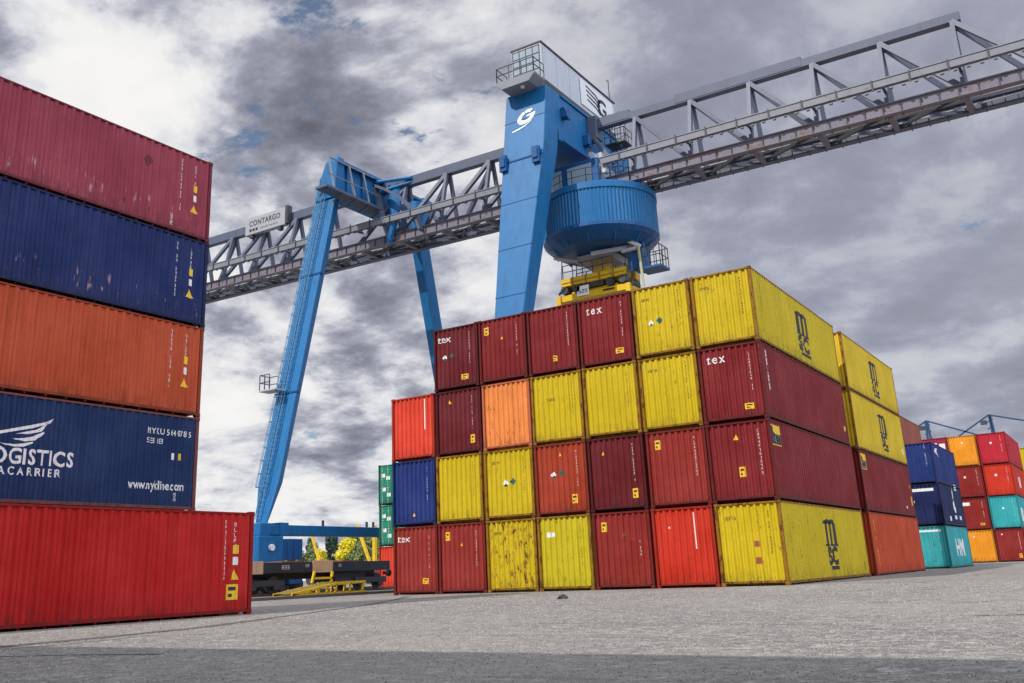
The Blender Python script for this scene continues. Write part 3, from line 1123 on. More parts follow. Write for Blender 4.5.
def railing(mb, pts, h=1.1, r=.03, step=1.2):
    for p, q in zip(pts, pts[1:]):
        p, q = Vector(p), Vector(q)
        n = max(1, round((q - p).length / step))
        for i in range(n + 1):
            a = p.lerp(q, i / n)
            mb.tube(a, a + Vector((0, 0, h)), r, 5)
        for f in (.5, 1.0):
            mb.tube(p + Vector((0, 0, h * f)), q + Vector((0, 0, h * f)), r, 5)


b = MB()
railing(b, [(-22.3, 19.9, 34.95), (-22.3, 18.45, 34.95), (-19.15, 18.45, 34.95), (-19.15, 19.9, 34.95)], 1.15, .035, 1.0)
b.build('railing', DARK, bal)
MB().tube((-20.4, 18.9, 34.2), (-20.4, 18.9, 34.36), .16, 10).build('lamp', LOGOW, bal)
MB().tube((-19.6, 32.0, HZ1), (-19.6, 32.0, HZ1 + 2.2), .04, 6).tube((-19.6, 32, HZ1 + 2.1), (-19.6, 31.6, HZ1 + 2.1), .03, 5).build('mast', DARK, mh)

# ladder tower beside the portal
b = MB()
for x in (-18.2, -17.3):
    for y in (28.4, 29.4):
        b.tube((x, y, 28), (x, y, 35.2), .045, 5)
for k in range(15):
    z = 28.3 + k * .46
    b.tube((-18.2, 28.4, z), (-17.3, 28.4, z), .025, 4)
    if k % 3 == 0:
        b.tube((-18.2, 28.4, z), (-17.3, 29.4, z + 1.2), .03, 4)
        b.tube((-17.3, 28.4, z), (-17.3, 29.4, z + 1.2), .03, 4)
railing(b, [(-18.6, 28.2, 32.6), (-16.9, 28.2, 32.6), (-16.9, 29.6, 32.6)], 1.1, .03, .6)
b.box(-18.6, -16.9, 28.2, 29.6, 32.5, 32.6)
b.build('service_ladder', DARK, crane)
b = MB()
for x, y, z, r_ in ((-17.6, 24.2, 29.5, .3), (-17.3, 24.1, 28.9, .22), (-17.9, 24.3, 30.1, .2), (-16.8, 24.0, 28.4, .18)):
    b.tube((x, y - .25, z), (x, y + .25, z), r_, 10)
b.box(-17.9, -17.0, 24.0, 24.5, 28.6, 30.0)
b.build('cable_guide', GALV, crane)

# ---- left portal
XL0, XL1 = PORT_L


def yL(z):
    return 20.05 - .236 * (31 - z)


for s in (1, -1):
    secs = []
    for z, a, c_, th in ((4.3, XL0 + .75, XL1 - .45, .45), (7.5, XL0 + .1, XL1, .8), (31.0, XL0, XL1, 1.0)):
        y0 = yL(z)
        y1 = y0 + th
        if s < 0:
            y0, y1 = 2 * YG - y0 - .2, 2 * YG - y1 - .2
        if s < 0:
            a += .75
        secs.append([(a, y0, z), (c_, y0, z), (c_ - .45, y1, z), (a + .1, y1, z)])
    o = MB().loft(secs).build('leg', CRANE_BLUE, crane, bevel=.04)
    for z in ((14.2, 24.0) if s > 0 else ()):
        y = yL(z) if s > 0 else 2 * YG - yL(z) - .2 - 1.0
        MB().box(XL0 - .03, XL1 + .04, y - .07, y + .3, z - .07, z + .07).build('joint_flange', CRANE_BLUE_DK, o)
for s in (1, -1):
    yy = [19.9, 20.9] if s > 0 else [2 * YG - 19.9 - .2, 2 * YG - 20.9 - .2]
    b = MB()
    b.loft([[(XL0, yy[0], 31.0), (XL1, yy[0], 31.0), (XL1, yy[1], 31.0), (XL0, yy[1], 31.0)],
            [(XL0 + .15, yy[0], 31.9), (XL1 + .05, yy[0], 31.9), (XL1 + .05, yy[1], 31.9), (XL0 + .15, yy[1], 31.9)],
            [(-40.6, yy[0] + .1, 34.3), (-39.25, yy[0] + .1, 34.3), (-39.25, yy[1], 34.3), (-40.6, yy[1], 34.3)],
            [(-40.3, yy[0] + .2, 34.7), (-39.35, yy[0] + .2, 34.7), (-39.35, yy[1], 34.7), (-40.3, yy[1], 34.7)]])
    b.build('leg_head', CRANE_BLUE, crane, bevel=.04)
b = MB()
b.box(-41.0, -39.7, 20.9, 2 * YG - 21.1, 31.3, 34.35)
pl = b.build('portal_beam', CRANE_BLUE, crane, bevel=.05)
b = MB()
for y in (21.6, 23.6, 25.4, 28.4, 30.4):
    b.box(-39.695, -39.5, y - .1, y + .1, 31.35, 34.3)
b.box(-39.695, -39.3, 20.9, 32, 34.2, 34.45)
b.build('stiffeners', CRANE_BLUE, pl)
b = MB()
b.box(-39.45, -38.2, 17.6, 24.6, 30.85, 31.0)
b.box(-39.45, -38.2, 17.6, 24.6, 31.0, 31.05)
for y in (18, 19.6, 21.2, 22.8, 24.4):
    b.bar((-39.4, y, 30.4), (-38.25, y, 30.84), .1)
wl = b.build('walkway', GIRDER, crane)
b = MB()
for y in (18.6, 21.1, 22.9):
    b.bar((-38.3, y, 31.05), (-39.15, y + .2, 34.1), .14)
b.bar((-38.3, 17.7, 32.1), (-38.3, 24.5, 32.1), .06)
b.bar((-39.15, 18.8, 34.1), (-39.15, 24.5, 34.1), .1)
b.build('railing', GIRDER_LT, wl)
# curved hanger plates carrying the girder
for y in (24.55, 28.25):
    b = MB()
    for dx in (0, 1):
        pts = []
        for k in range(9):
            t = k / 8
            x = -39.0 + (4.9 if dx else 1.7) * t ** (.8) + .75 * math.sin(math.pi * t) * (1 if dx else -.35)
            z = 33.3 - (5.2 if dx else 5.4) * t
            pts.append((x, y, z))
        for p, q in zip(pts, pts[1:]):
            b.bar(p, q, .22, .62, (0, 1, 0))
    b.build('hanger', GIRDER, crane)
b = MB()
for y in (25.2, 27.8):
    b.tube((-39.4, y, 34.0), (-36.2, YG + (y - YG) * .3, 33.9), .17, 8)
    b.tube((-39.3, y, 33.0), (-35.6, YG, 33.7), .14, 8)
b.tube((-38.1, 26.5, 29.2), (-38.1, 26.5, 33.6), .85, 20)
b.tube((-36.1, 26.5, 28.6), (-36.1, 26.5, 31.6), .55, 16)
b.tube((-36.5, 24.4, 30.3), (-37.4, 24.4, 27.6), .26, 8)
b.build('damper', CRANE_BLUE, crane)
# ladder with cage on the near leg
b = MB()
cg = MB()
z = 5.0
for x in (-40.98, -40.54):
    b.tube((x, yL(5) - .2, 5), (x, yL(33.2) - .2, 33.2), .035, 5)
while z < 33:
    y = yL(z) - .2
    b.tube((-40.98, y, z), (-40.54, y, z), .022, 4)
    z += .33
z = 7.2
while z < 33:
    y = yL(z) - .2
    pts = []
    for k in range(7):
        a = math.pi * k / 6
        pts.append((-40.76 + .38 * math.cos(a), y - .70 * math.sin(a), z))
    cg.path(pts, .025, 4)
    z += .95
for k in range(1, 6):
    a = math.pi * k / 6
    cg.tube((-40.76 + .38 * math.cos(a), yL(7.2) - .2 - .70 * math.sin(a), 7.2), (-40.76 + .38 * math.cos(a), yL(32.8) - .2 - .70 * math.sin(a), 32.8), .02, 4)
lad = b.build('ladder', LADDER, crane)
cg.build('safety_cage', LADDER, lad)
yp = yL(14.5)
b = MB().box(-42.35, -40.6, yp - 1.2, yp - .1, 14.35, 14.45)
pf = b.build('rest_platform', GALV, crane)
b = MB()
railing(b, [(-41.3, yp - 1.15, 14.45), (-42.3, yp - 1.15, 14.45), (-42.3, yp - .15, 14.45), (-41.4, yp - .15, 14.45)], 1.15, .035, .6)
b.build('railing', DARK, pf)
b = MB()
for s in (1, -1):
    pass
b.box(-41.0, -39.7, 13.0, 2 * YG - 13.2, 3.86, 4.56)
b.box(-40.95, -39.6, 14.9, 15.7, 3.80, 4.72)
sill = b.build('sill_beam', CRANE_BLUE, crane, bevel=.04)
b = MB()
for y in (19.8, 24.8, 25.6):
    b.tube((-40.2, y, 4.56), (-40.2, y, 5.0), .1, 6)
b.build('sensor', DARK, sill)
for s in (1, -1):
    def yy(v):
        return v if s > 0 else 2 * YG - v - .2
    b = MB()
    b.box(-41.4, -39.3, min(yy(12.6), yy(14.9)), max(yy(12.6), yy(14.9)), 1.9, 3.79)
    b.box(-41.1, -39.55, min(yy(12.9), yy(13.9)), max(yy(12.9), yy(13.9)), 3.795, 4.66)
    o = b.build('leg_foot', CRANE_BLUE, crane, bevel=.05)
    MB().tube((-39.32, yy(13.7), 3.0), (-39.1, yy(13.7), 3.0), .22, 12).build('lamp', LOGOW, o)
    b = MB()
    b.box(-41.2, -39.4, min(yy(14.95), yy(17.5)), max(yy(14.95), yy(16.9)), 2.2, 3.6)
    for v in (15.4, 16.0, 16.5):
        b.box(-39.395, -39.33, yy(v) - .05, yy(v) + .05, 2.25, 3.55)
    b.build('drive_box', CRANE_BLUE_DK, crane, bevel=.03)
    for v in (11.7, 13.1, 14.5, 15.9, 17.3):
        MB().tube((-40.75, yy(v), .52), (-40.15, yy(v), .52), .5, 18).build('wheel', DARK, crane)
    b = MB()
    b.box(-41.1, -39.8, min(yy(11.2), yy(17.8)), max(yy(11.2), yy(17.8)), .95, 1.7)
    for v in (12.4, 16.6):
        b.box(-41.2, -39.7, yy(v) - .6, yy(v) + .6, .55, 1.9)
    b.build('bogie', CRANE_BLUE_DK, crane, bevel=.03)
# right portal feet
for s in (1, -1):
    y = yR(3) + .5
    if s < 0:
        y = 2 * YG - y
    b = MB()
    b.box(-22.6, -20.6, y - 3, y + 3, 1.0, 2.0)
    b.build('bogie', CRANE_BLUE_DK, crane, bevel=.03)
    for v in (-2.4, -.8, .8, 2.4):
        MB().tube((-21.9, y + v, .52), (-21.3, y + v, .52), .5, 18).build('wheel', DARK, crane)
MB().box(-22.2, -21.0, yR(3) + .5, 2 * YG - yR(3) - .5, 2.05, 2.9).build('sill_beam', CRANE_BLUE, crane, bevel=.04)

# sign on the girder
sx0, sx1 = -56.3, -50.95
zc = 32.95
sb = MB().box(sx0, sx1, 25.55, 26.1, zc, zc + 1.75).build('sign_board', steel('sign_grey', (0.34, 0.35, 0.38), .5, .15), crane, bevel=.03)
t = text_polys('CONTARGO', .78, .012, 0, 1.2)
wid = max(a for p in t for a, b_ in p)
sc = 4.2 / wid
PP = shift([[(a * sc, b_) for a, b_ in p] for p in t], sx0 + .55, zc + .82)
for k in range(3):
    PP.append(rect(sx0 + .6 + k * .42, zc + .28, sx0 + .9 + k * .42, zc + .56))
flat(PP, lambda a, b_: (a, 25.54, b_), 'lettering', BLACK, sb)
t = text_polys('trimodal network', .3, .0)
wid = max(a for p in t for a, b_ in p)
flat(shift([[(a * 2.4 / wid, b_) for a, b_ in p] for p in t], sx0 + 2.05, zc + .32), lambda a, b_: (a, 25.54, b_), 'lettering', DARK, sb)
b = MB()
for x in (sx0 + .8, sx1 - .8):
    b.box(x - .2, x + .2, 25.6, 26.05, zc - .35, zc - .003)
b.box(sx1 + .003, sx1 + .3, 25.6, 26.2, zc + .1, zc + 1.9)
b.build('sign_bracket', DARK, sb)

# slewing drum below the girder
DC = (-18.55, 26.1)
drum = thing('slewing_trolley', 'round blue slewing drum with ribbed wall hanging under the crane girder beside its leg', 'trolley', (DC[0], DC[1], 22.6))
RD = 4.2
nd = 380
MB().lathe((DC[0], DC[1], 0), [(RD, 24.05), (RD, 26.62)], nd, lambda i, j: .045 if i % 4 < 2 else -.01).build('drum_wall', CRANE_BLUE, drum)
MB().lathe((DC[0], DC[1], 0), [(.01, 27.12), (RD + .02, 27.12), (RD + .1, 27.05), (RD + .1, 26.6), (RD - .1, 26.58)], 96).build('drum_rim', CRANE_BLUE, drum)
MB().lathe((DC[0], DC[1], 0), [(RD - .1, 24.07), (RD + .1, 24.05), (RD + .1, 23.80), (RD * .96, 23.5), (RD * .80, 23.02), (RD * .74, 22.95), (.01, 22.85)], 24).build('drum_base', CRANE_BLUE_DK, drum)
for k in range(12):
    a = 2 * math.pi * k / 12 + .2
    c_, s_ = math.cos(a), math.sin(a)
    MB().bar((DC[0] + c_ * RD * .96, DC[1] + s_ * RD * .96, 23.68), (DC[0] + c_ * RD * .80, DC[1] + s_ * RD * .80, 22.96), .12, .16).build('base_rib', CRANE_BLUE, drum)
b = MB()
b.box(-20.2, -17.4, 25.1, 27.9, 22.3, 22.84)
b.bar((-21.8, 24.5, 22.9), (-20.0, 24.9, 22.35), .25, .2)
b.bar((-18.6, 24.3, 22.5), (-15.6, 25.6, 22.8), .3, .3)
b.bar((-16.2, 24.6, 23.3), (-15.2, 25.4, 22.6), .22, .3)
b.tube((-16.5, 25, 22.4), (-15.4, 25.2, 22.5), .16, 8)
b.build('sheave_frame', GALV, drum, bevel=.02)
cab = MB().box(-21.6, -17.2, 23.6, 27.4, 27.13, 29.55).build('trolley_cabin', CRANE_BLUE_DK, drum, bevel=.04)
for x0, x1 in ((-21.2, -20.2), (-19.7, -17.7)):
    MB().box(x0, x1, 23.55, 23.597, 27.7, 29.2).build('window', GLASS, cab)
for y0, y1 in ((23.9, 25.4), (25.7, 27.1)):
    MB().box(-17.197, -17.15, y0, y1, 27.7, 29.2).build('window', GLASS, cab)
b = MB()
pts = []
for k in range(25):
    a = 2 * math.pi * k / 24
    pts.append((DC[0] + (RD - .1) * math.cos(a), DC[1] + (RD - .1) * math.sin(a), 27.12))
railing(b, pts, 1.1, .028, 1.2)
b.build('railing', DARK, drum)
# small platform hung at the drum's right
b = MB().box(-15.4, -13.7, 25.2, 26.8, 20.85, 21.0)
b.bar((-15.3, 25.9, 21), (-15.3, 25.9, 23.4), .3, .35)
b.box(-15.9, -15.1, 25.3, 26.7, 21.0, 22.5)
pf = b.build('service_platform', CRANE_BLUE_DK, drum)
b = MB()
railing(b, [(-15.1, 25.25, 21), (-13.75, 25.25, 21), (-13.75, 26.75, 21), (-15.1, 26.75, 21)], 1.5, .035, .5)
b.build('railing', DARK, pf)
MB().tube((-15.25, 25.1, 22.6), (-15.0, 25.0, 18.9), .11, 8).build('pole', steel('pole_buff', (.42, .42, .25)), drum)

spr = thing('container_spreader', 'yellow container spreader hanging on ropes beneath the round blue drum', 'spreader', (-19, 26, 19.2))
b = MB()
b.box(-21.6, -16.3, 25.0, 25.75, 20.7, 21.32)
b.box(-21.6, -16.3, 26.6, 27.35, 20.7, 21.32)
for x in (-21.1, -19, -16.9):
    b.box(x - .3, x + .3, 25.76, 26.59, 20.75, 21.25)
b.build('head_block', CYEL, spr, bevel=.05)
b = MB()
for x in (-20.6, -19.5, -18.4, -17.3):
    b.box(x - .05, x + .05, 24.94, 25.0, 20.68, 21.34)
b.box(-21.5, -16.4, 24.96, 24.998, 20.95, 21.0)
b.build('head_block_ribs', steel('spreader_brown', (.30, .17, .02), .5, .3, .3), spr)
b = MB()
b.box(-21.9, -16.1, 25.0, 25.5, 19.55, 20.05)
b.box(-21.9, -16.1, 26.9, 27.4, 19.55, 20.05)
for x in (-21.6, -19, -16.4):
    b.box(x - .28, x + .28, 25.51, 26.89, 19.6, 20.0)
b.box(-20.9, -17.1, 25.3, 27.1, 20.1, 20.3)
b.build('spreader_frame', CYEL, spr, bevel=.04)
for x in (-21.8, -16.2):
    for y in (25.0, 27.4):
        b = MB()
        b.bar((x, y, 20.0), (x + (.0), y, 17.9), .34, .3)
        b.bar((x, y, 18.3), (x, y - .15, 17.6), .2, .2)
        b.build('flipper_arm', CYEL, spr)
b = MB()
for x in (-21.3, -20.3, -17.6, -16.6):
    b.tube((x, 24.9, 20.4), (x, 27.4, 20.4), .3, 12)
b.box(-19.9, -18.2, 25.1, 25.5, 20.32, 20.66)
b.tube((-21.75, 24.9, 20.15), (-21.2, 24.9, 20.6), .09, 6)
b.tube((-16.2, 24.9, 20.15), (-16.0, 24.9, 21.4), .09, 6)
b.tube((-16.0, 25.2, 19.8), (-15.8, 25.4, 21.7), .06, 6)
b.build('sheaves', DARK, spr)
b = MB()
for x, z, l_ in ((-20.2, 19.75, .5), (-18.2, 19.8, .9)):
    b.box(x, x + l_, 24.95, 24.995, z, z + .12)
b.build('hazard_marks', BLACK, spr)
bd = MB().box(-20.25, -19.3, 24.9, 24.97, 19.75, 20.5).build('number_board', LOGOW, spr)
flat(glyphs(-20.12, 19.95, 3, .26, 9, False), lambda a, b_: (a, 24.89, b_), 'lettering', BLACK, bd)
b = MB()
railing(b, [(-21.4, 25.05, 21.32), (-17.3, 25.05, 21.32)], 1.0, .035, .8)
railing(b, [(-21.4, 27.3, 21.32), (-17.3, 27.3, 21.32)], 1.0, .035, .8)
b.build('railing', DARK, spr)
for k in range(9):
    x = -18.45 + (k - 4) * .16
    MB().tube((x * 1 + .0, 25.6, 21.35), (-18.45 + (k - 4) * .21, 25.9, 22.5), .04, 5).build('rope', CYEL, spr)
MB().box(-19.0, -17.9, 25.5, 26.6, 21.325, 21.75).build('rope_anchor', CYEL, spr, bevel=.03)
for x, y in ((-21.5, 25), (-21.5, 27.3), (-16.4, 27.3), (-16.4, 25.0)):
    MB().tube((x, y, 21.3), (-18.55 + (x + 18.9) * 1.08, y, 23.2), .035, 5).build('rope', DARK, spr)

# ------------------------------------------------------------------ flat wagon, ramp, rails
wag = thing('flat_wagon', 'dark railway flat wagon standing under the blue crane leg', 'wagon', (-31.3, 8.6, 0))
wy0, wy1 = 1.6, 15.1
b = MB()
b.box(-32.5, -30.1, wy0, wy1, 1.62, 1.74)
b.build('deck', steel('wagon_deck', (.16, .11, .08), .7, .5), wag)
for x0, x1 in ((-30.13, -30.0), (-32.6, -32.47)):
    b = MB()
    b.box(x0, x1, wy0 - .05, wy1 + .05, 1.22, 1.78)
    o = b.build('side_sill', steel('wagon_navy', (.022, .024, .035), .5, .4), wag)
    f = x1 + .004 if x0 > -31 else x0 - .054
    for y in (3.4, 9.0):
        MB().box(f, f + .05, y - .95, y + .75, 1.18, 1.86).build('tan_panel', WOODM, o)
    if x0 > -31:
        flat(glyphs(5.6, 1.4, 3, .22, 51, False) + glyphs(7.5, 1.5, 2, .16, 52, False) + glyphs(10.3, 1.48, 2, .16, 53, False), lambda a, b_: (x1 + .006, a, b_), 'lettering', WHITE, o)
b = MB()
b.box(-31.6, -31.0, wy0 + .3, wy1 - .3, .85, 1.6)
b.prism([(-30.4, 10.2, 1.2), (-30.4, 13.3, 1.2), (-30.4, 13.1, .62), (-30.4, 10.5, .62)], (-30.4, 0, 0), (-32.2, 0, 0))
b.build('underframe', DARK, wag)
for yc in (4.6, 13.6):
    b = MB()
    for x in (-30.35, -32.25):
        b.box(x - .12, x + .12, yc - 1.5, yc + 1.5, .5, .85)
        for y in (-.9, .9):
            b.box(x - .17, x + .17, yc + y - .22, yc + y + .22, .3, .72)
    b.build('bogie_frame', DARK, wag, bevel=.03)
    for y in (-.9, .9):
        for x in (-30.6, -32.03):
            w_ = MB().tube((x - .07, yc + y, .59), (x + .07, yc + y, .59), .46, 20).build('wheel', steel('wheel_grey', (.12, .10, .10), .45, .4, .2), wag)
        MB().tube((-32.0, yc + y, .59), (-30.6, yc + y, .59), .08, 8).build('axle', DARK, wag)
for x in (-30.5, -32.1):
    MB().tube((x, wy1 + .05, 1.05), (x, wy1 + .5, 1.05), .1, 8).tube((x, wy1 + .5, 1.05), (x, wy1 + .56, 1.05), .24, 14).build('buffer', DARK, wag)
b = MB()
for y in (6.2, 11.3):
    MB().box(-32.0, -30.6, y, y + 1.6, 1.745, 1.86).build('stowed_chains', steel('chain_red', (.25, .08, .06), .6, .5, .3), wag)

rmp = thing('loading_ramp', 'yellow steel loading ramp on the ground in front of the dark flat wagon', 'ramp', (-28.7, 7, 0))
for x in (-29.4, -28.0):
    b = MB()
    b.bar((x, 4.4, .06), (x, 7.9, .52), .10, .13)
    b.bar((x, 7.9, .52), (x, 10.4, .58), .10, .13)
    b.bar((x, 4.4, .05), (x, 10.4, .05), .10, .08)
    b.build('side_rail', CYEL, rmp)
    for y in (5.7, 6.4, 7.1, 7.8, 9.0, 10.1):
        zt_ = min(.54, .06 + (y - 4.4) * .131)
        MB().bar((x, y, .05), (x, y + .15, zt_), .1, .1).build('post', CYEL, rmp)
b = MB()
for k in range(14):
    y = 4.6 + k * .24
    z = .06 + (y - 4.4) * .131
    b.bar((-29.35, y, z + .05), (-28.05, y, z + .05), .1, .05)
b.box(-29.35, -28.05, 7.9, 10.4, .60, .64)
b.build('tread', steel('ramp_tread', (.30, .22, .05), .6, .5, .3), rmp)
b = MB()
b.bar((-29.4, 7.4, .6), (-29.4, 7.6, 1.25), .12)
b.bar((-29.4, 9.0, .6), (-29.4, 9.1, 1.2), .12)
b.bar((-29.4, 7.5, .86), (-29.4, 9.1, .86), .12)
b.build('guard_frame', CYEL, rmp)

# yellow reach stacker frame parked behind the crane
yf = thing('reach_stacker', 'yellow lifting frame with slanting boom seen under the blue sill beam', 'reach stacker', (-72, 60, 0))
for x in (-69.0,):
    MB().bar((x, 60, 0), (x, 60, 7.0), .42, .42).build('mast', CYEL, yf)
MB().bar((-71.9, 60, 7.2), (-69.5, 60, 2.0), .32, .32).build('boom', CYEL, yf)
MB().bar((-80.2, 60, 7.5), (-78.0, 60, 2.2), .26, .26).build('boom', CYEL, yf)
b = MB()
b.box(-80.5, -68.6, 59.4, 61.6, 1.3, 2.3)
b.build('chassis', steel('chassis_red', (.32, .05, .03), .5, .4), yf, bevel=.08)
for x in (-79, -76, -71, -69.5):
    MB().tube((x, 59.1, .85), (x, 59.6, .85), .8, 16).build('wheel', DARK, yf)

# ------------------------------------------------------------------ far cranes on the right
FB = steel('far_blue', (.012, .055, .13), .5, .2)


def far_crane(label, xm, ztop, stays, post):
    t = thing('harbour_crane', label, 'crane', (xm, 95, 0), 0, 'distant cranes behind the far stack')
    b = MB()
    for dx in post:
        b.bar((xm + dx * .2, 95, ztop), (xm + dx, 95, 0), .24, .24)
    for k in range(4):
        z = ztop - .9 - k * .8
        b.bar((xm - .35, 95, z), (xm + .4, 95, z + .4), .1)
    b.build('mast', FB, t)
    for a, b2 in stays:
        MB().bar(a, b2, .17, .17).build('stay', FB, t)
    MB().box(xm - 1.0, xm - .3, 94.8, 95.2, ztop - 1.1, ztop - .6).build('lamp_box', DARK, t)
    return t


far_crane('distant blue crane mast with stays behind the brown stack', -8.9, 16.9, [((-8.9, 95, 16.9), (-10.6, 95, 15.9)), ((-8.9, 95, 16.9), (-2.6, 95, 14.2))], (-.5, .6))
far_crane('distant blue crane mast with long stays above the crimson container', -1.9, 16.8, [((-1.9, 95, 16.8), (-6.6, 95, 14.0)), ((-1.9, 95, 16.8), (4.5, 95, 14.9))], (.25, .9))

# ------------------------------------------------------------------ trees far behind the crane
LEAF = {}


def leaf_mat(name, rgb):
    if name in LEAF:
        return LEAF[name]
    m, nt, b = new_mat(name)
    v = objvec(nt)
    c = mixc(nt, noise(nt, v, .8, 4, .6), tuple(x * .5 for x in rgb), tuple(min(1, x * 1.5) for x in rgb))
    nt.links.new(c, b.inputs['Base Color'])
    b.inputs['Roughness'].default_value = .7
    LEAF[name] = m
    return m


BARK = steel('bark', (.09, .065, .045), .8, .5)


def tree(label, x, y, h, w, rgb, mname, seed, tall=False):
    r = random.Random(seed)
    t = thing('tree', label, 'tree', (x, y, 0), 0, 'trees beyond the tracks')
    b = MB()
    b.tube((x, y, 0), (x + r.uniform(-.2, .2), y, h * .55), w * .055, 7, w * .03)
    for k in range(6):
        a = r.uniform(0, 6.28)
        z = h * r.uniform(.3, .55)
        b.tube((x, y, z), (x + math.cos(a) * w * .35, y + math.sin(a) * w * .35, z + h * .25), w * .022, 5, w * .008)
    b.build('trunk', BARK, t)
    vs, fs = [], []
    clumps = []
    for k in range(34):
        a = r.uniform(0, 6.28)
        zz = r.uniform(.25, 1.0)
        rad = math.sin(math.pi * (zz * .78 + .14)) if not tall else (1.08 - zz) * .8 + .1
        q = rad * r.uniform(.25, 1.0) * w / 2
        clumps.append((x + math.cos(a) * q, y + math.sin(a) * q, h * (.15 + .83 * zz), w * r.uniform(.10, .2)))
    for cx_, cy_, cz_, cr in clumps:
        for k in range(80):
            d = Vector((r.gauss(0, 1), r.gauss(0, 1), r.gauss(0, .8)))
            d = d.normalized() * cr * (r.random() ** .5)
            p = Vector((cx_, cy_, cz_)) + d
            s = r.uniform(.14, .28) * (h / 9)
            u = Vector((r.gauss(0, 1), r.gauss(0, 1), r.gauss(0, 1))).normalized() * s
            w2 = u.orthogonal().normalized() * s
            n = len(vs)
            vs += [p - u, p + w2 * .8, p + u, p - w2 * .8]
            fs.append((n, n + 1, n + 2, n + 3))
    mb = MB()
    mb.v, mb.f = [tuple(p) for p in vs], fs
    mb.build('crown', leaf_mat(mname, tuple(q_ * 1.35 for q_ in rgb)), t)


TREES = [
    ('grey-green bushy tree beside the blue crane foot', -171.5, 150, 8.6, 6.5, (.13, .16, .05), 'leaf_pale'),
    ('pale olive tree left of the dark conifers', -167, 152, 8.9, 6, (.20, .23, .06), 'leaf_pale'),
    ('thin dark conifer, leftmost of the three conifers', -180.5, 165, 10.9, 3.6, (.025, .05, .03), 'leaf_dark'),
    ('thin dark conifer, middle of the three conifers', -176.5, 168, 11.6, 3.4, (.03, .055, .035), 'leaf_dark'),
    ('thin dark conifer, rightmost of the three conifers', -172.3, 166, 11.2, 3.8, (.025, .05, .03), 'leaf_dark'),
    ('low yellow bush under the conifers', -160.5, 148, 7.0, 5, (.50, .40, .03), 'leaf_yellow'),
    ('bright yellow autumn tree in the middle of the gap', -149.8, 146, 9.4, 6.5, (.72, .47, .012), 'leaf_gold'),
    ('grey-green round tree right of the yellow tree', -145.2, 145, 7.6, 6, (.20, .23, .09), 'leaf_pale'),
    ('tall dark green tree behind the yellow tree', -160.5, 162, 11.4, 9, (.035, .065, .025), 'leaf_green'),
    ('dark green tree behind the slanting yellow boom', -154, 163, 11.6, 9, (.04, .07, .03), 'leaf_green'),
    ('olive tree at the edge of the green containers', -146, 150, 9.3, 7, (.10, .13, .04), 'leaf_olive'),
    ('dark green tree mostly hidden behind the blue drive box', -178, 154, 9.5, 8, (.035, .065, .025), 'leaf_green'),
]
for i, (lab, x, y, h, w, rgb, mn) in enumerate(TREES):
    tree(lab, x, y, h * 1.08, w * 1.1, rgb, mn, 100 + i, 'conifer' in lab)

# ------------------------------------------------------------------ ground
gm, nt, b = new_mat('worn_asphalt')
tcn = N(nt, 'ShaderNodeTexCoord')
gv = tcn.outputs['Object']
def pebbles(scale):
    v_ = N(nt, 'ShaderNodeTexVoronoi')
    v_.inputs['Scale'].default_value = scale
    nt.links.new(gv, v_.inputs['Vector'])
    sp_ = N(nt, 'ShaderNodeSeparateColor')
    nt.links.new(v_.outputs['Color'], sp_.inputs[0])
    return sp_.outputs[0], v_.outputs['Distance']


p1, d1 = pebbles(42.0)
p2, d2 = pebbles(15.0)
p3, d3 = pebbles(5.5)
mid = noise(nt, gv, 3.0, 6, 0.8)
big = noise(nt, gv, 0.16, 5, 0.6)
mp = N(nt, 'ShaderNodeMapping')
mp.inputs['Scale'].default_value = (.22, 1.5, 1)
mp.inputs['Rotation'].default_value = (0, 0, .25)
nt.links.new(gv, mp.inputs[0])
strk = noise(nt, mp.outputs[0], .55, 7, .7)
peb = [(0.0, (.043, .040, .038)), (0.25, (.118, .109, .101)), (.7, (.24, .221, .203)), (1.0, (.55, .515, .48))]
c = mixc(nt, .5, ramp(nt, p1, peb).outputs[0], ramp(nt, p2, peb).outputs[0])
c = mixc(nt, .28, c, ramp(nt, p3, peb).outputs[0])
c = mixc(nt, ramp(nt, mid, [(.34, (.6,) * 3), (.6, (0, 0, 0))]).outputs[0], c, (.12, .115, .11))
c = mixc(nt, ramp(nt, big, [(.40, (0, 0, 0)), (.62, (.45,) * 3)]).outputs[0], c, (.275, .25, .224))
c = mixc(nt, ramp(nt, strk, [(.58, (0, 0, 0)), (.68, (.6,) * 3)]).outputs[0], c, (.085, .08, .08))
stain = noise(nt, gv, .42, 4, .55, .4)
c = mixc(nt, ramp(nt, stain, [(.64, (0, 0, 0)), (.70, (.5,) * 3)]).outputs[0], c, (.07, .068, .07))
fine = p2
# cracks
vo = N(nt, 'ShaderNodeTexVoronoi', feature='DISTANCE_TO_EDGE')
vo.inputs['Scale'].default_value = .045
wv = N(nt, 'ShaderNodeVectorMath', operation='ADD')
nt.links.new(gv, wv.inputs[0])
nz = N(nt, 'ShaderNodeTexNoise')
nz.inputs['Scale'].default_value = .8
nz.inputs['Detail'].default_value = 5
nt.links.new(gv, nz.inputs['Vector'])
nt.links.new(nz.outputs['Color'], wv.inputs[1])
nt.links.new(wv.outputs[0], vo.inputs['Vector'])
crk = ramp(nt, vo.outputs['Distance'], [(0.0, (.8,) * 3), (.006, (0, 0, 0))])
crm = mixc(nt, 1.0, crk.outputs[0], ramp(nt, noise(nt, gv, .35, 3), [(.52, (0, 0, 0)), (.6, (1, 1, 1))]).outputs[0], 'MULTIPLY')
c = mixc(nt, crm, c, (.03, .03, .03))
nt.links.new(c, b.inputs['Base Color'])
b.inputs['Roughness'].default_value = .85
bp = N(nt, 'ShaderNodeBump')
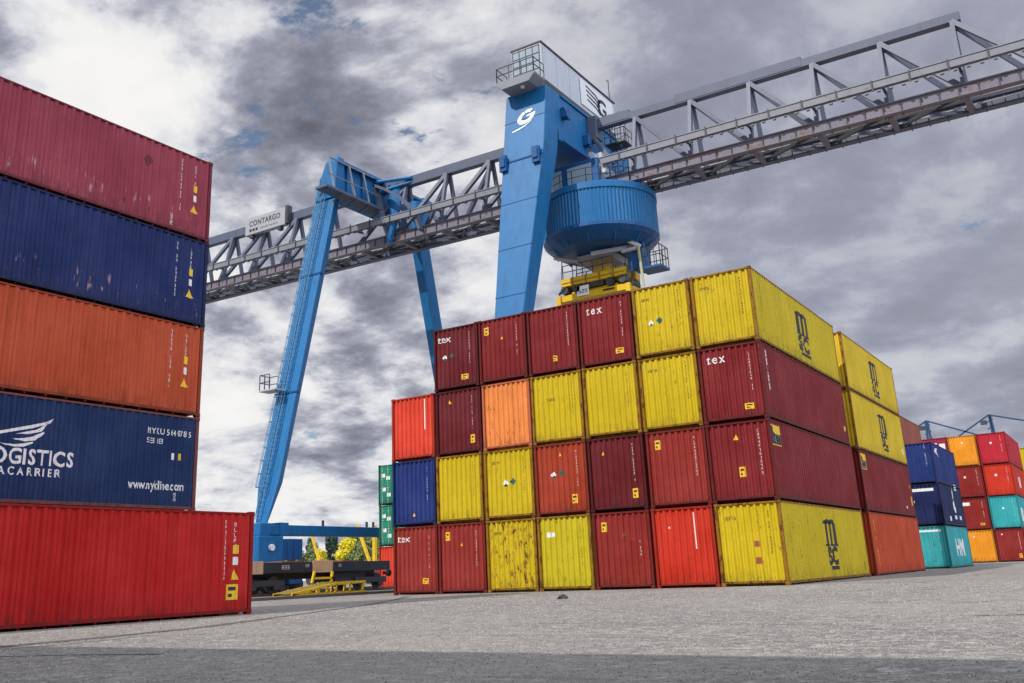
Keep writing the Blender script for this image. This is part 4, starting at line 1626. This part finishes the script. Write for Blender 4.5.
bp.inputs['Strength'].default_value = .6
bp.inputs['Distance'].default_value = .015
nt.links.new(fine, bp.inputs['Height'])
nt.links.new(bp.outputs[0], b.inputs['Normal'])
gb = MB()
gb.add([(-900, -300, 0), (900, -300, 0), (900, 1400, 0), (-900, 1400, 0)], [(0, 1, 2, 3)])
g = gb.build('ground', gm)
g['kind'] = 'structure'


def sheet(name, x0, x1, y0, y1, z, mat):
    b = MB()
    b.add([(x0, y0, z), (x1, y0, z), (x1, y1, z), (x0, y1, z)], [(0, 1, 2, 3)])
    o = b.build(name, mat)
    o['kind'] = 'structure'
    return o


def strip(name, pts, w, z, mat):
    b = MB()
    vs = []
    for i, (x, y) in enumerate(pts):
        p = Vector(pts[max(0, i - 1)])
        q = Vector(pts[min(len(pts) - 1, i + 1)])
        d = (q - p).normalized()
        n = Vector((-d.y, d.x))
        ww = w * random.Random(i * 7 + 1).uniform(.6, 1.4)
        vs += [(x + n.x * ww / 2, y + n.y * ww / 2, z), (x - n.x * ww / 2, y - n.y * ww / 2, z)]
    b.add(vs, [(2 * i, 2 * i + 1, 2 * i + 3, 2 * i + 2) for i in range(len(pts) - 1)])
    o = b.build(name, mat)
    o['kind'] = 'structure'
    return o


strip('tar_seam', [(-3.9, -30), (-4.2, -27), (-4.3, -25.6), (-4.4, -23.8), (-4.9, -21.3), (-6.0, -18.8), (-7.6, -15.2), (-9.4, -11.2), (-11.8, -7.0), (-14.6, -2.6)], .34, .004,
      steel('seam_tar', (.075, .072, .072), .85, .9, 0, 0, (3, 1.6, 1)))
strip('tar_seam', [(-2.2, -26.9), (-1.2, -26.5), (-.6, -26.35), (.2, -26.2)], .10, .004, steel('seam_tar', (.075, .072, .072)))
strip('tar_seam', [(10.2, -18.2), (11.2, -17.9), (12.5, -17.9), (14.5, -17.5)], .16, .004, steel('seam_tar', (.075, .072, .072)))
strip('tar_seam', [(8.2, -19.4), (9.0, -19.1), (9.8, -19.2), (10.4, -18.9)], .10, .004, steel('seam_tar', (.075, .072, .072)))
sheet('track_bed', -43, -27.2, -60, 120, .004, steel('track_ballast', (.16, .15, .145), .9, .8, 0, 0, (4, 1, 1)))
for x, lab in ((-30.6, 'r'), (-32.03, 'l'), (-40.45, 'c'), (-21.6, 'd')):
    b = MB()
    b.box(x - .035, x + .035, -60, 120, .004, .13)
    o = b.build('rail', RAILM)
    o['kind'] = 'structure'
b = MB()
r = random.Random(3)
secs = []
for z, s in ((.0, 1.0), (.1, .9), (.2, .55), (.26, .2)):
    secs.append([(-3.75 + math.cos(a) * .17 * s * r.uniform(.75, 1.2), -9.25 + math.sin(a) * .14 * s * r.uniform(.75, 1.2), z * .5) for a in [2 * math.pi * k / 10 for k in range(10)]])
b.loft(secs)
dm = tag(b.build('debris', steel('debris_black', (.03, .032, .03), .7, .6)), 'crumpled dark rag lying on the asphalt before the lemon yellow container', 'debris')

# loose grit: pale and dark stones lying on the asphalt
CP = (10.2242, -34.1512)
for nm, num, seed, mat, sz in (('pale_grit', 34000, 5, steel('stone_pale', (.34, .31, .28), .8, .5), 1.0), ('dark_grit', 26000, 6, steel('stone_dark', (.13, .124, .12), .8, .5), 1.0)):
    r = random.Random(seed)
    vs, fs = [], []
    for k in range(num):
        a = -.578 + r.uniform(-.62, .62)
        d = 5.2 * (40 / 5.2) ** r.random()
        x, y = CP[0] + math.sin(a) * d, CP[1] + math.cos(a) * d
        if y > -.4 or x < -9.3 and y < -3.6:
            continue
        q = r.uniform(.5, 1.0) ** 2 * (.008 + .00058 * d) * sz
        hh = q * r.uniform(.5, 1.0)
        t0 = r.uniform(0, 6.28)
        n = len(vs)
        for j in range(4):
            t_ = t0 + j * 1.571 + r.uniform(-.3, .3)
            w_ = q * r.uniform(.7, 1.2)
            vs.append((x + math.cos(t_) * w_, y + math.sin(t_) * w_, -.001))
        vs.append((x + q * r.uniform(-.3, .3), y + q * r.uniform(-.3, .3), hh))
        fs += [(n, n + 1, n + 4), (n + 1, n + 2, n + 4), (n + 2, n + 3, n + 4), (n + 3, n, n + 4)]
    me = bpy.data.meshes.new(nm)
    me.from_pydata(vs, [], fs)
    me.materials.append(mat)
    o = link(bpy.data.objects.new(nm, me))
    o['kind'] = 'stuff'
    o['label'] = 'pale stone chips scattered over the asphalt' if nm == 'pale_grit' else 'dark stone chips scattered over the asphalt'

# unseen shed added behind the photographer so its roof edge casts the foreground shade
wh = thing('shade_shed', 'long grey steel shed, unseen, added behind the photographer to shade the foreground', 'building', (4, -46, 0))
YS = -36.1
HS = 11.6
b = MB()
b.box(-22, 40, YS - 14, YS, 0, HS)
b.build('wall', steel('shed_grey', (.32, .33, .34), .6, .3), wh)
MB().box(-22.3, 40.3, YS - 14.3, YS + .05, HS + .003, HS + .25).build('roof', DARK, wh)
for x in (-14, -2, 10, 22, 34):
    MB().box(x - 2, x + 2, YS + .003, YS + .08, .02, 4.6).build('door', steel('shed_door', (.12, .2, .3), .5, .3), wh)

# ------------------------------------------------------------------ camera
F, PITCH, ROLL, YAW = 944.5726, 0.29911, -0.0388, -0.578
cp = Vector((10.2242, -34.1512, 0.7918))
rr = Vector((math.cos(YAW), -math.sin(YAW), 0))
fw = Vector((math.sin(YAW), math.cos(YAW), 0))
up = Vector((0, 0, 1))
fwd = fw * math.cos(PITCH) + up * math.sin(PITCH)
up1 = -fw * math.sin(PITCH) + up * math.cos(PITCH)
r2 = rr * math.cos(ROLL) + up1 * math.sin(ROLL)
u2 = -rr * math.sin(ROLL) + up1 * math.cos(ROLL)
cd = bpy.data.cameras.new('Camera')
cam = link(bpy.data.objects.new('Camera', cd))
M = Matrix((r2, u2, -fwd)).transposed().to_4x4()
M.translation = cp
cam.matrix_world = M
cd.sensor_width = 36
cd.lens = F * 36 / 1024
cd.shift_x = 27.9081 / 1024
cd.shift_y = -59.9953 / 1024
cd.clip_start = .1
cd.clip_end = 5000
scene.camera = cam


def pixdir(px, py):
    d = fwd + r2 * (px - 512 + 27.9081) / F - u2 * (py - 341.5 + 59.9953) / F
    return d.normalized()


# ------------------------------------------------------------------ light and sky
SUN_AZ = Vector((-.32, -.947, 0)).normalized()
EL = R(46.5)
tosun = SUN_AZ * math.cos(EL) + up * math.sin(EL)
sd = bpy.data.lights.new('Sun', 'SUN')
sd.energy = 3.7
sd.angle = R(.6)
sd.color = (1.0, .955, .885)
so = link(bpy.data.objects.new('Sun', sd))
so.rotation_euler = tosun.to_track_quat('Z', 'Y').to_euler()
so.location = (0, 0, 60)

wd = bpy.data.worlds.new('World')
scene.world = wd
wd.use_nodes = True
nt = wd.node_tree
bg = nt.nodes['Background']
sky = N(nt, 'ShaderNodeTexSky', sky_type='NISHITA')
sky.sun_disc = False
sky.sun_elevation = EL
sky.sun_rotation = math.atan2(SUN_AZ.x, SUN_AZ.y)
tcw = N(nt, 'ShaderNodeTexCoord')
D = tcw.outputs['Generated']
sep = N(nt, 'ShaderNodeSeparateXYZ')
nt.links.new(D, sep.inputs[0])


def math_(op, a, b_=None, clamp=False):
    n = N(nt, 'ShaderNodeMath', operation=op, use_clamp=clamp)
    for i, v in enumerate((a, b_)):
        if v is None:
            continue
        if isinstance(v, (int, float)):
            n.inputs[i].default_value = v
        else:
            nt.links.new(v, n.inputs[i])
    return n.outputs[0]


zc_ = math_('ADD', math_('MAXIMUM', sep.outputs[2], 0.0), .30)
vx = math_('DIVIDE', sep.outputs[0], zc_)
vy = math_('DIVIDE', sep.outputs[1], zc_)
cmb = N(nt, 'ShaderNodeCombineXYZ')
nt.links.new(vx, cmb.inputs[0])
nt.links.new(vy, cmb.inputs[1])
CV = cmb.outputs[0]
n1 = noise(nt, CV, 1.55, 6, .56, .25)
n2 = noise(nt, CV, 4.6, 8, .62, .35)
n3 = noise(nt, CV, .8, 5, .52, .2)


def blob(px, py, inner, outer):
    d = pixdir(px, py)
    dt = N(nt, 'ShaderNodeVectorMath', operation='DOT_PRODUCT')
    nt.links.new(D, dt.inputs[0])
    dt.inputs[1].default_value = d
    mr = N(nt, 'ShaderNodeMapRange', interpolation_type='SMOOTHSTEP')
    nt.links.new(dt.outputs['Value'], mr.inputs['Value'])
    mr.inputs['From Min'].default_value = math.cos(R(outer))
    mr.inputs['From Max'].default_value = math.cos(R(inner))
    return mr.outputs[0]


def offv(v, dx, dy):
    n = N(nt, 'ShaderNodeVectorMath', operation='ADD')
    nt.links.new(v, n.inputs[0])
    n.inputs[1].default_value = (dx, dy, 0)
    return n.outputs[0]


def ntyped(v, scale, detail, rough, lac=2.1):
    n = noise(nt, v, scale, detail, rough, .18)
    return n


ra = ntyped(CV, 2.4, 7, .60)
rb = ntyped(offv(CV, -.055, -.10), 2.4, 7, .60)
relief = math_('MULTIPLY', math_('SUBTRACT', ra, rb), 1.9)
dens0 = math_('ADD', math_('MULTIPLY', n1, .58), math_('MULTIPLY', n2, .42))
dens = math_('ADD', math_('MULTIPLY', math_('SUBTRACT', dens0, .5), 1.2), .555)
# regional brightness of the cloud deck
reg = math_('MULTIPLY', blob(340, 130, 3, 20), .11)
reg = math_('ADD', reg, math_('MULTIPLY', blob(330, 470, 3, 13), .13))
reg = math_('ADD', reg, math_('MULTIPLY', blob(140, 480, 2, 12), .10))
reg = math_('SUBTRACT', reg, math_('MULTIPLY', blob(960, 40, 4, 24), .05))
reg = math_('SUBTRACT', reg, math_('MULTIPLY', blob(370, 330, 2, 9), .09))
reg = math_('SUBTRACT', reg, math_('MULTIPLY', blob(40, 40, 2, 9), .06))


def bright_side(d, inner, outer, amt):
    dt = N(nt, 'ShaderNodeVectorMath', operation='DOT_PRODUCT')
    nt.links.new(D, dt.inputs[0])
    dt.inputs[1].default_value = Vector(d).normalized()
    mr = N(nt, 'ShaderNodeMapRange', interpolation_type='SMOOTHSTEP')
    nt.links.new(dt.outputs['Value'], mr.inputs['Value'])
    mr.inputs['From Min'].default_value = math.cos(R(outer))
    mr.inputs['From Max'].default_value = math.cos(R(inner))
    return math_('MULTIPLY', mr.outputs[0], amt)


# added brightening of the unseen sky overhead and east, fill for shaded faces
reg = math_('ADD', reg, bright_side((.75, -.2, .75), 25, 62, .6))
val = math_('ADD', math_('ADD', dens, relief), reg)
cl = ramp(nt, val, [(.20, (.13, .137, .175)), (.38, (.225, .232, .29)), (.50, (.335, .345, .42)), (.58, (.475, .485, .56)), (.68, (.71, .715, .755)), (.82, (.88, .875, .87)), (1.1, (.93, .92, .91))])
# smoother blue-grey stratus to the right
smooth_ = ramp(nt, n3, [(.3, (.235, .25, .335)), (.5, (.36, .38, .47)), (.7, (.52, .54, .62))])
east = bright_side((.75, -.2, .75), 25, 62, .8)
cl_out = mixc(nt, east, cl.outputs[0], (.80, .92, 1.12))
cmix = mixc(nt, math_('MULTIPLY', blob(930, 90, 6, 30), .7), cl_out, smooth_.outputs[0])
# blue gaps
gap = ramp(nt, math_('ADD', noise(nt, CV, 4.2, 8, .62, .3), math_('MULTIPLY', blob(370, 60, 1.5, 13), .14)), [(.65, (0, 0, 0)), (.70, (.9,) * 3)])
skyc = N(nt, 'ShaderNodeVectorMath', operation='SCALE')
nt.links.new(sky.outputs[0], skyc.inputs[0])
skyc.inputs['Scale'].default_value = 1.0
cls = N(nt, 'ShaderNodeVectorMath', operation='SCALE')
nt.links.new(cmix, cls.inputs[0])
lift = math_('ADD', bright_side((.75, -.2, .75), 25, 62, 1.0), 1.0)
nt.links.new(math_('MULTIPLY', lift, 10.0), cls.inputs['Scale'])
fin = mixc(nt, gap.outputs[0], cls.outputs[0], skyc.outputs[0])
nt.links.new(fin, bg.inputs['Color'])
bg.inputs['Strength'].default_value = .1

vs = scene.view_settings
vs.view_transform = 'Standard'
vs.look = 'None'
vs.exposure = .0
vs.gamma = 1
vs.use_curve_mapping = False
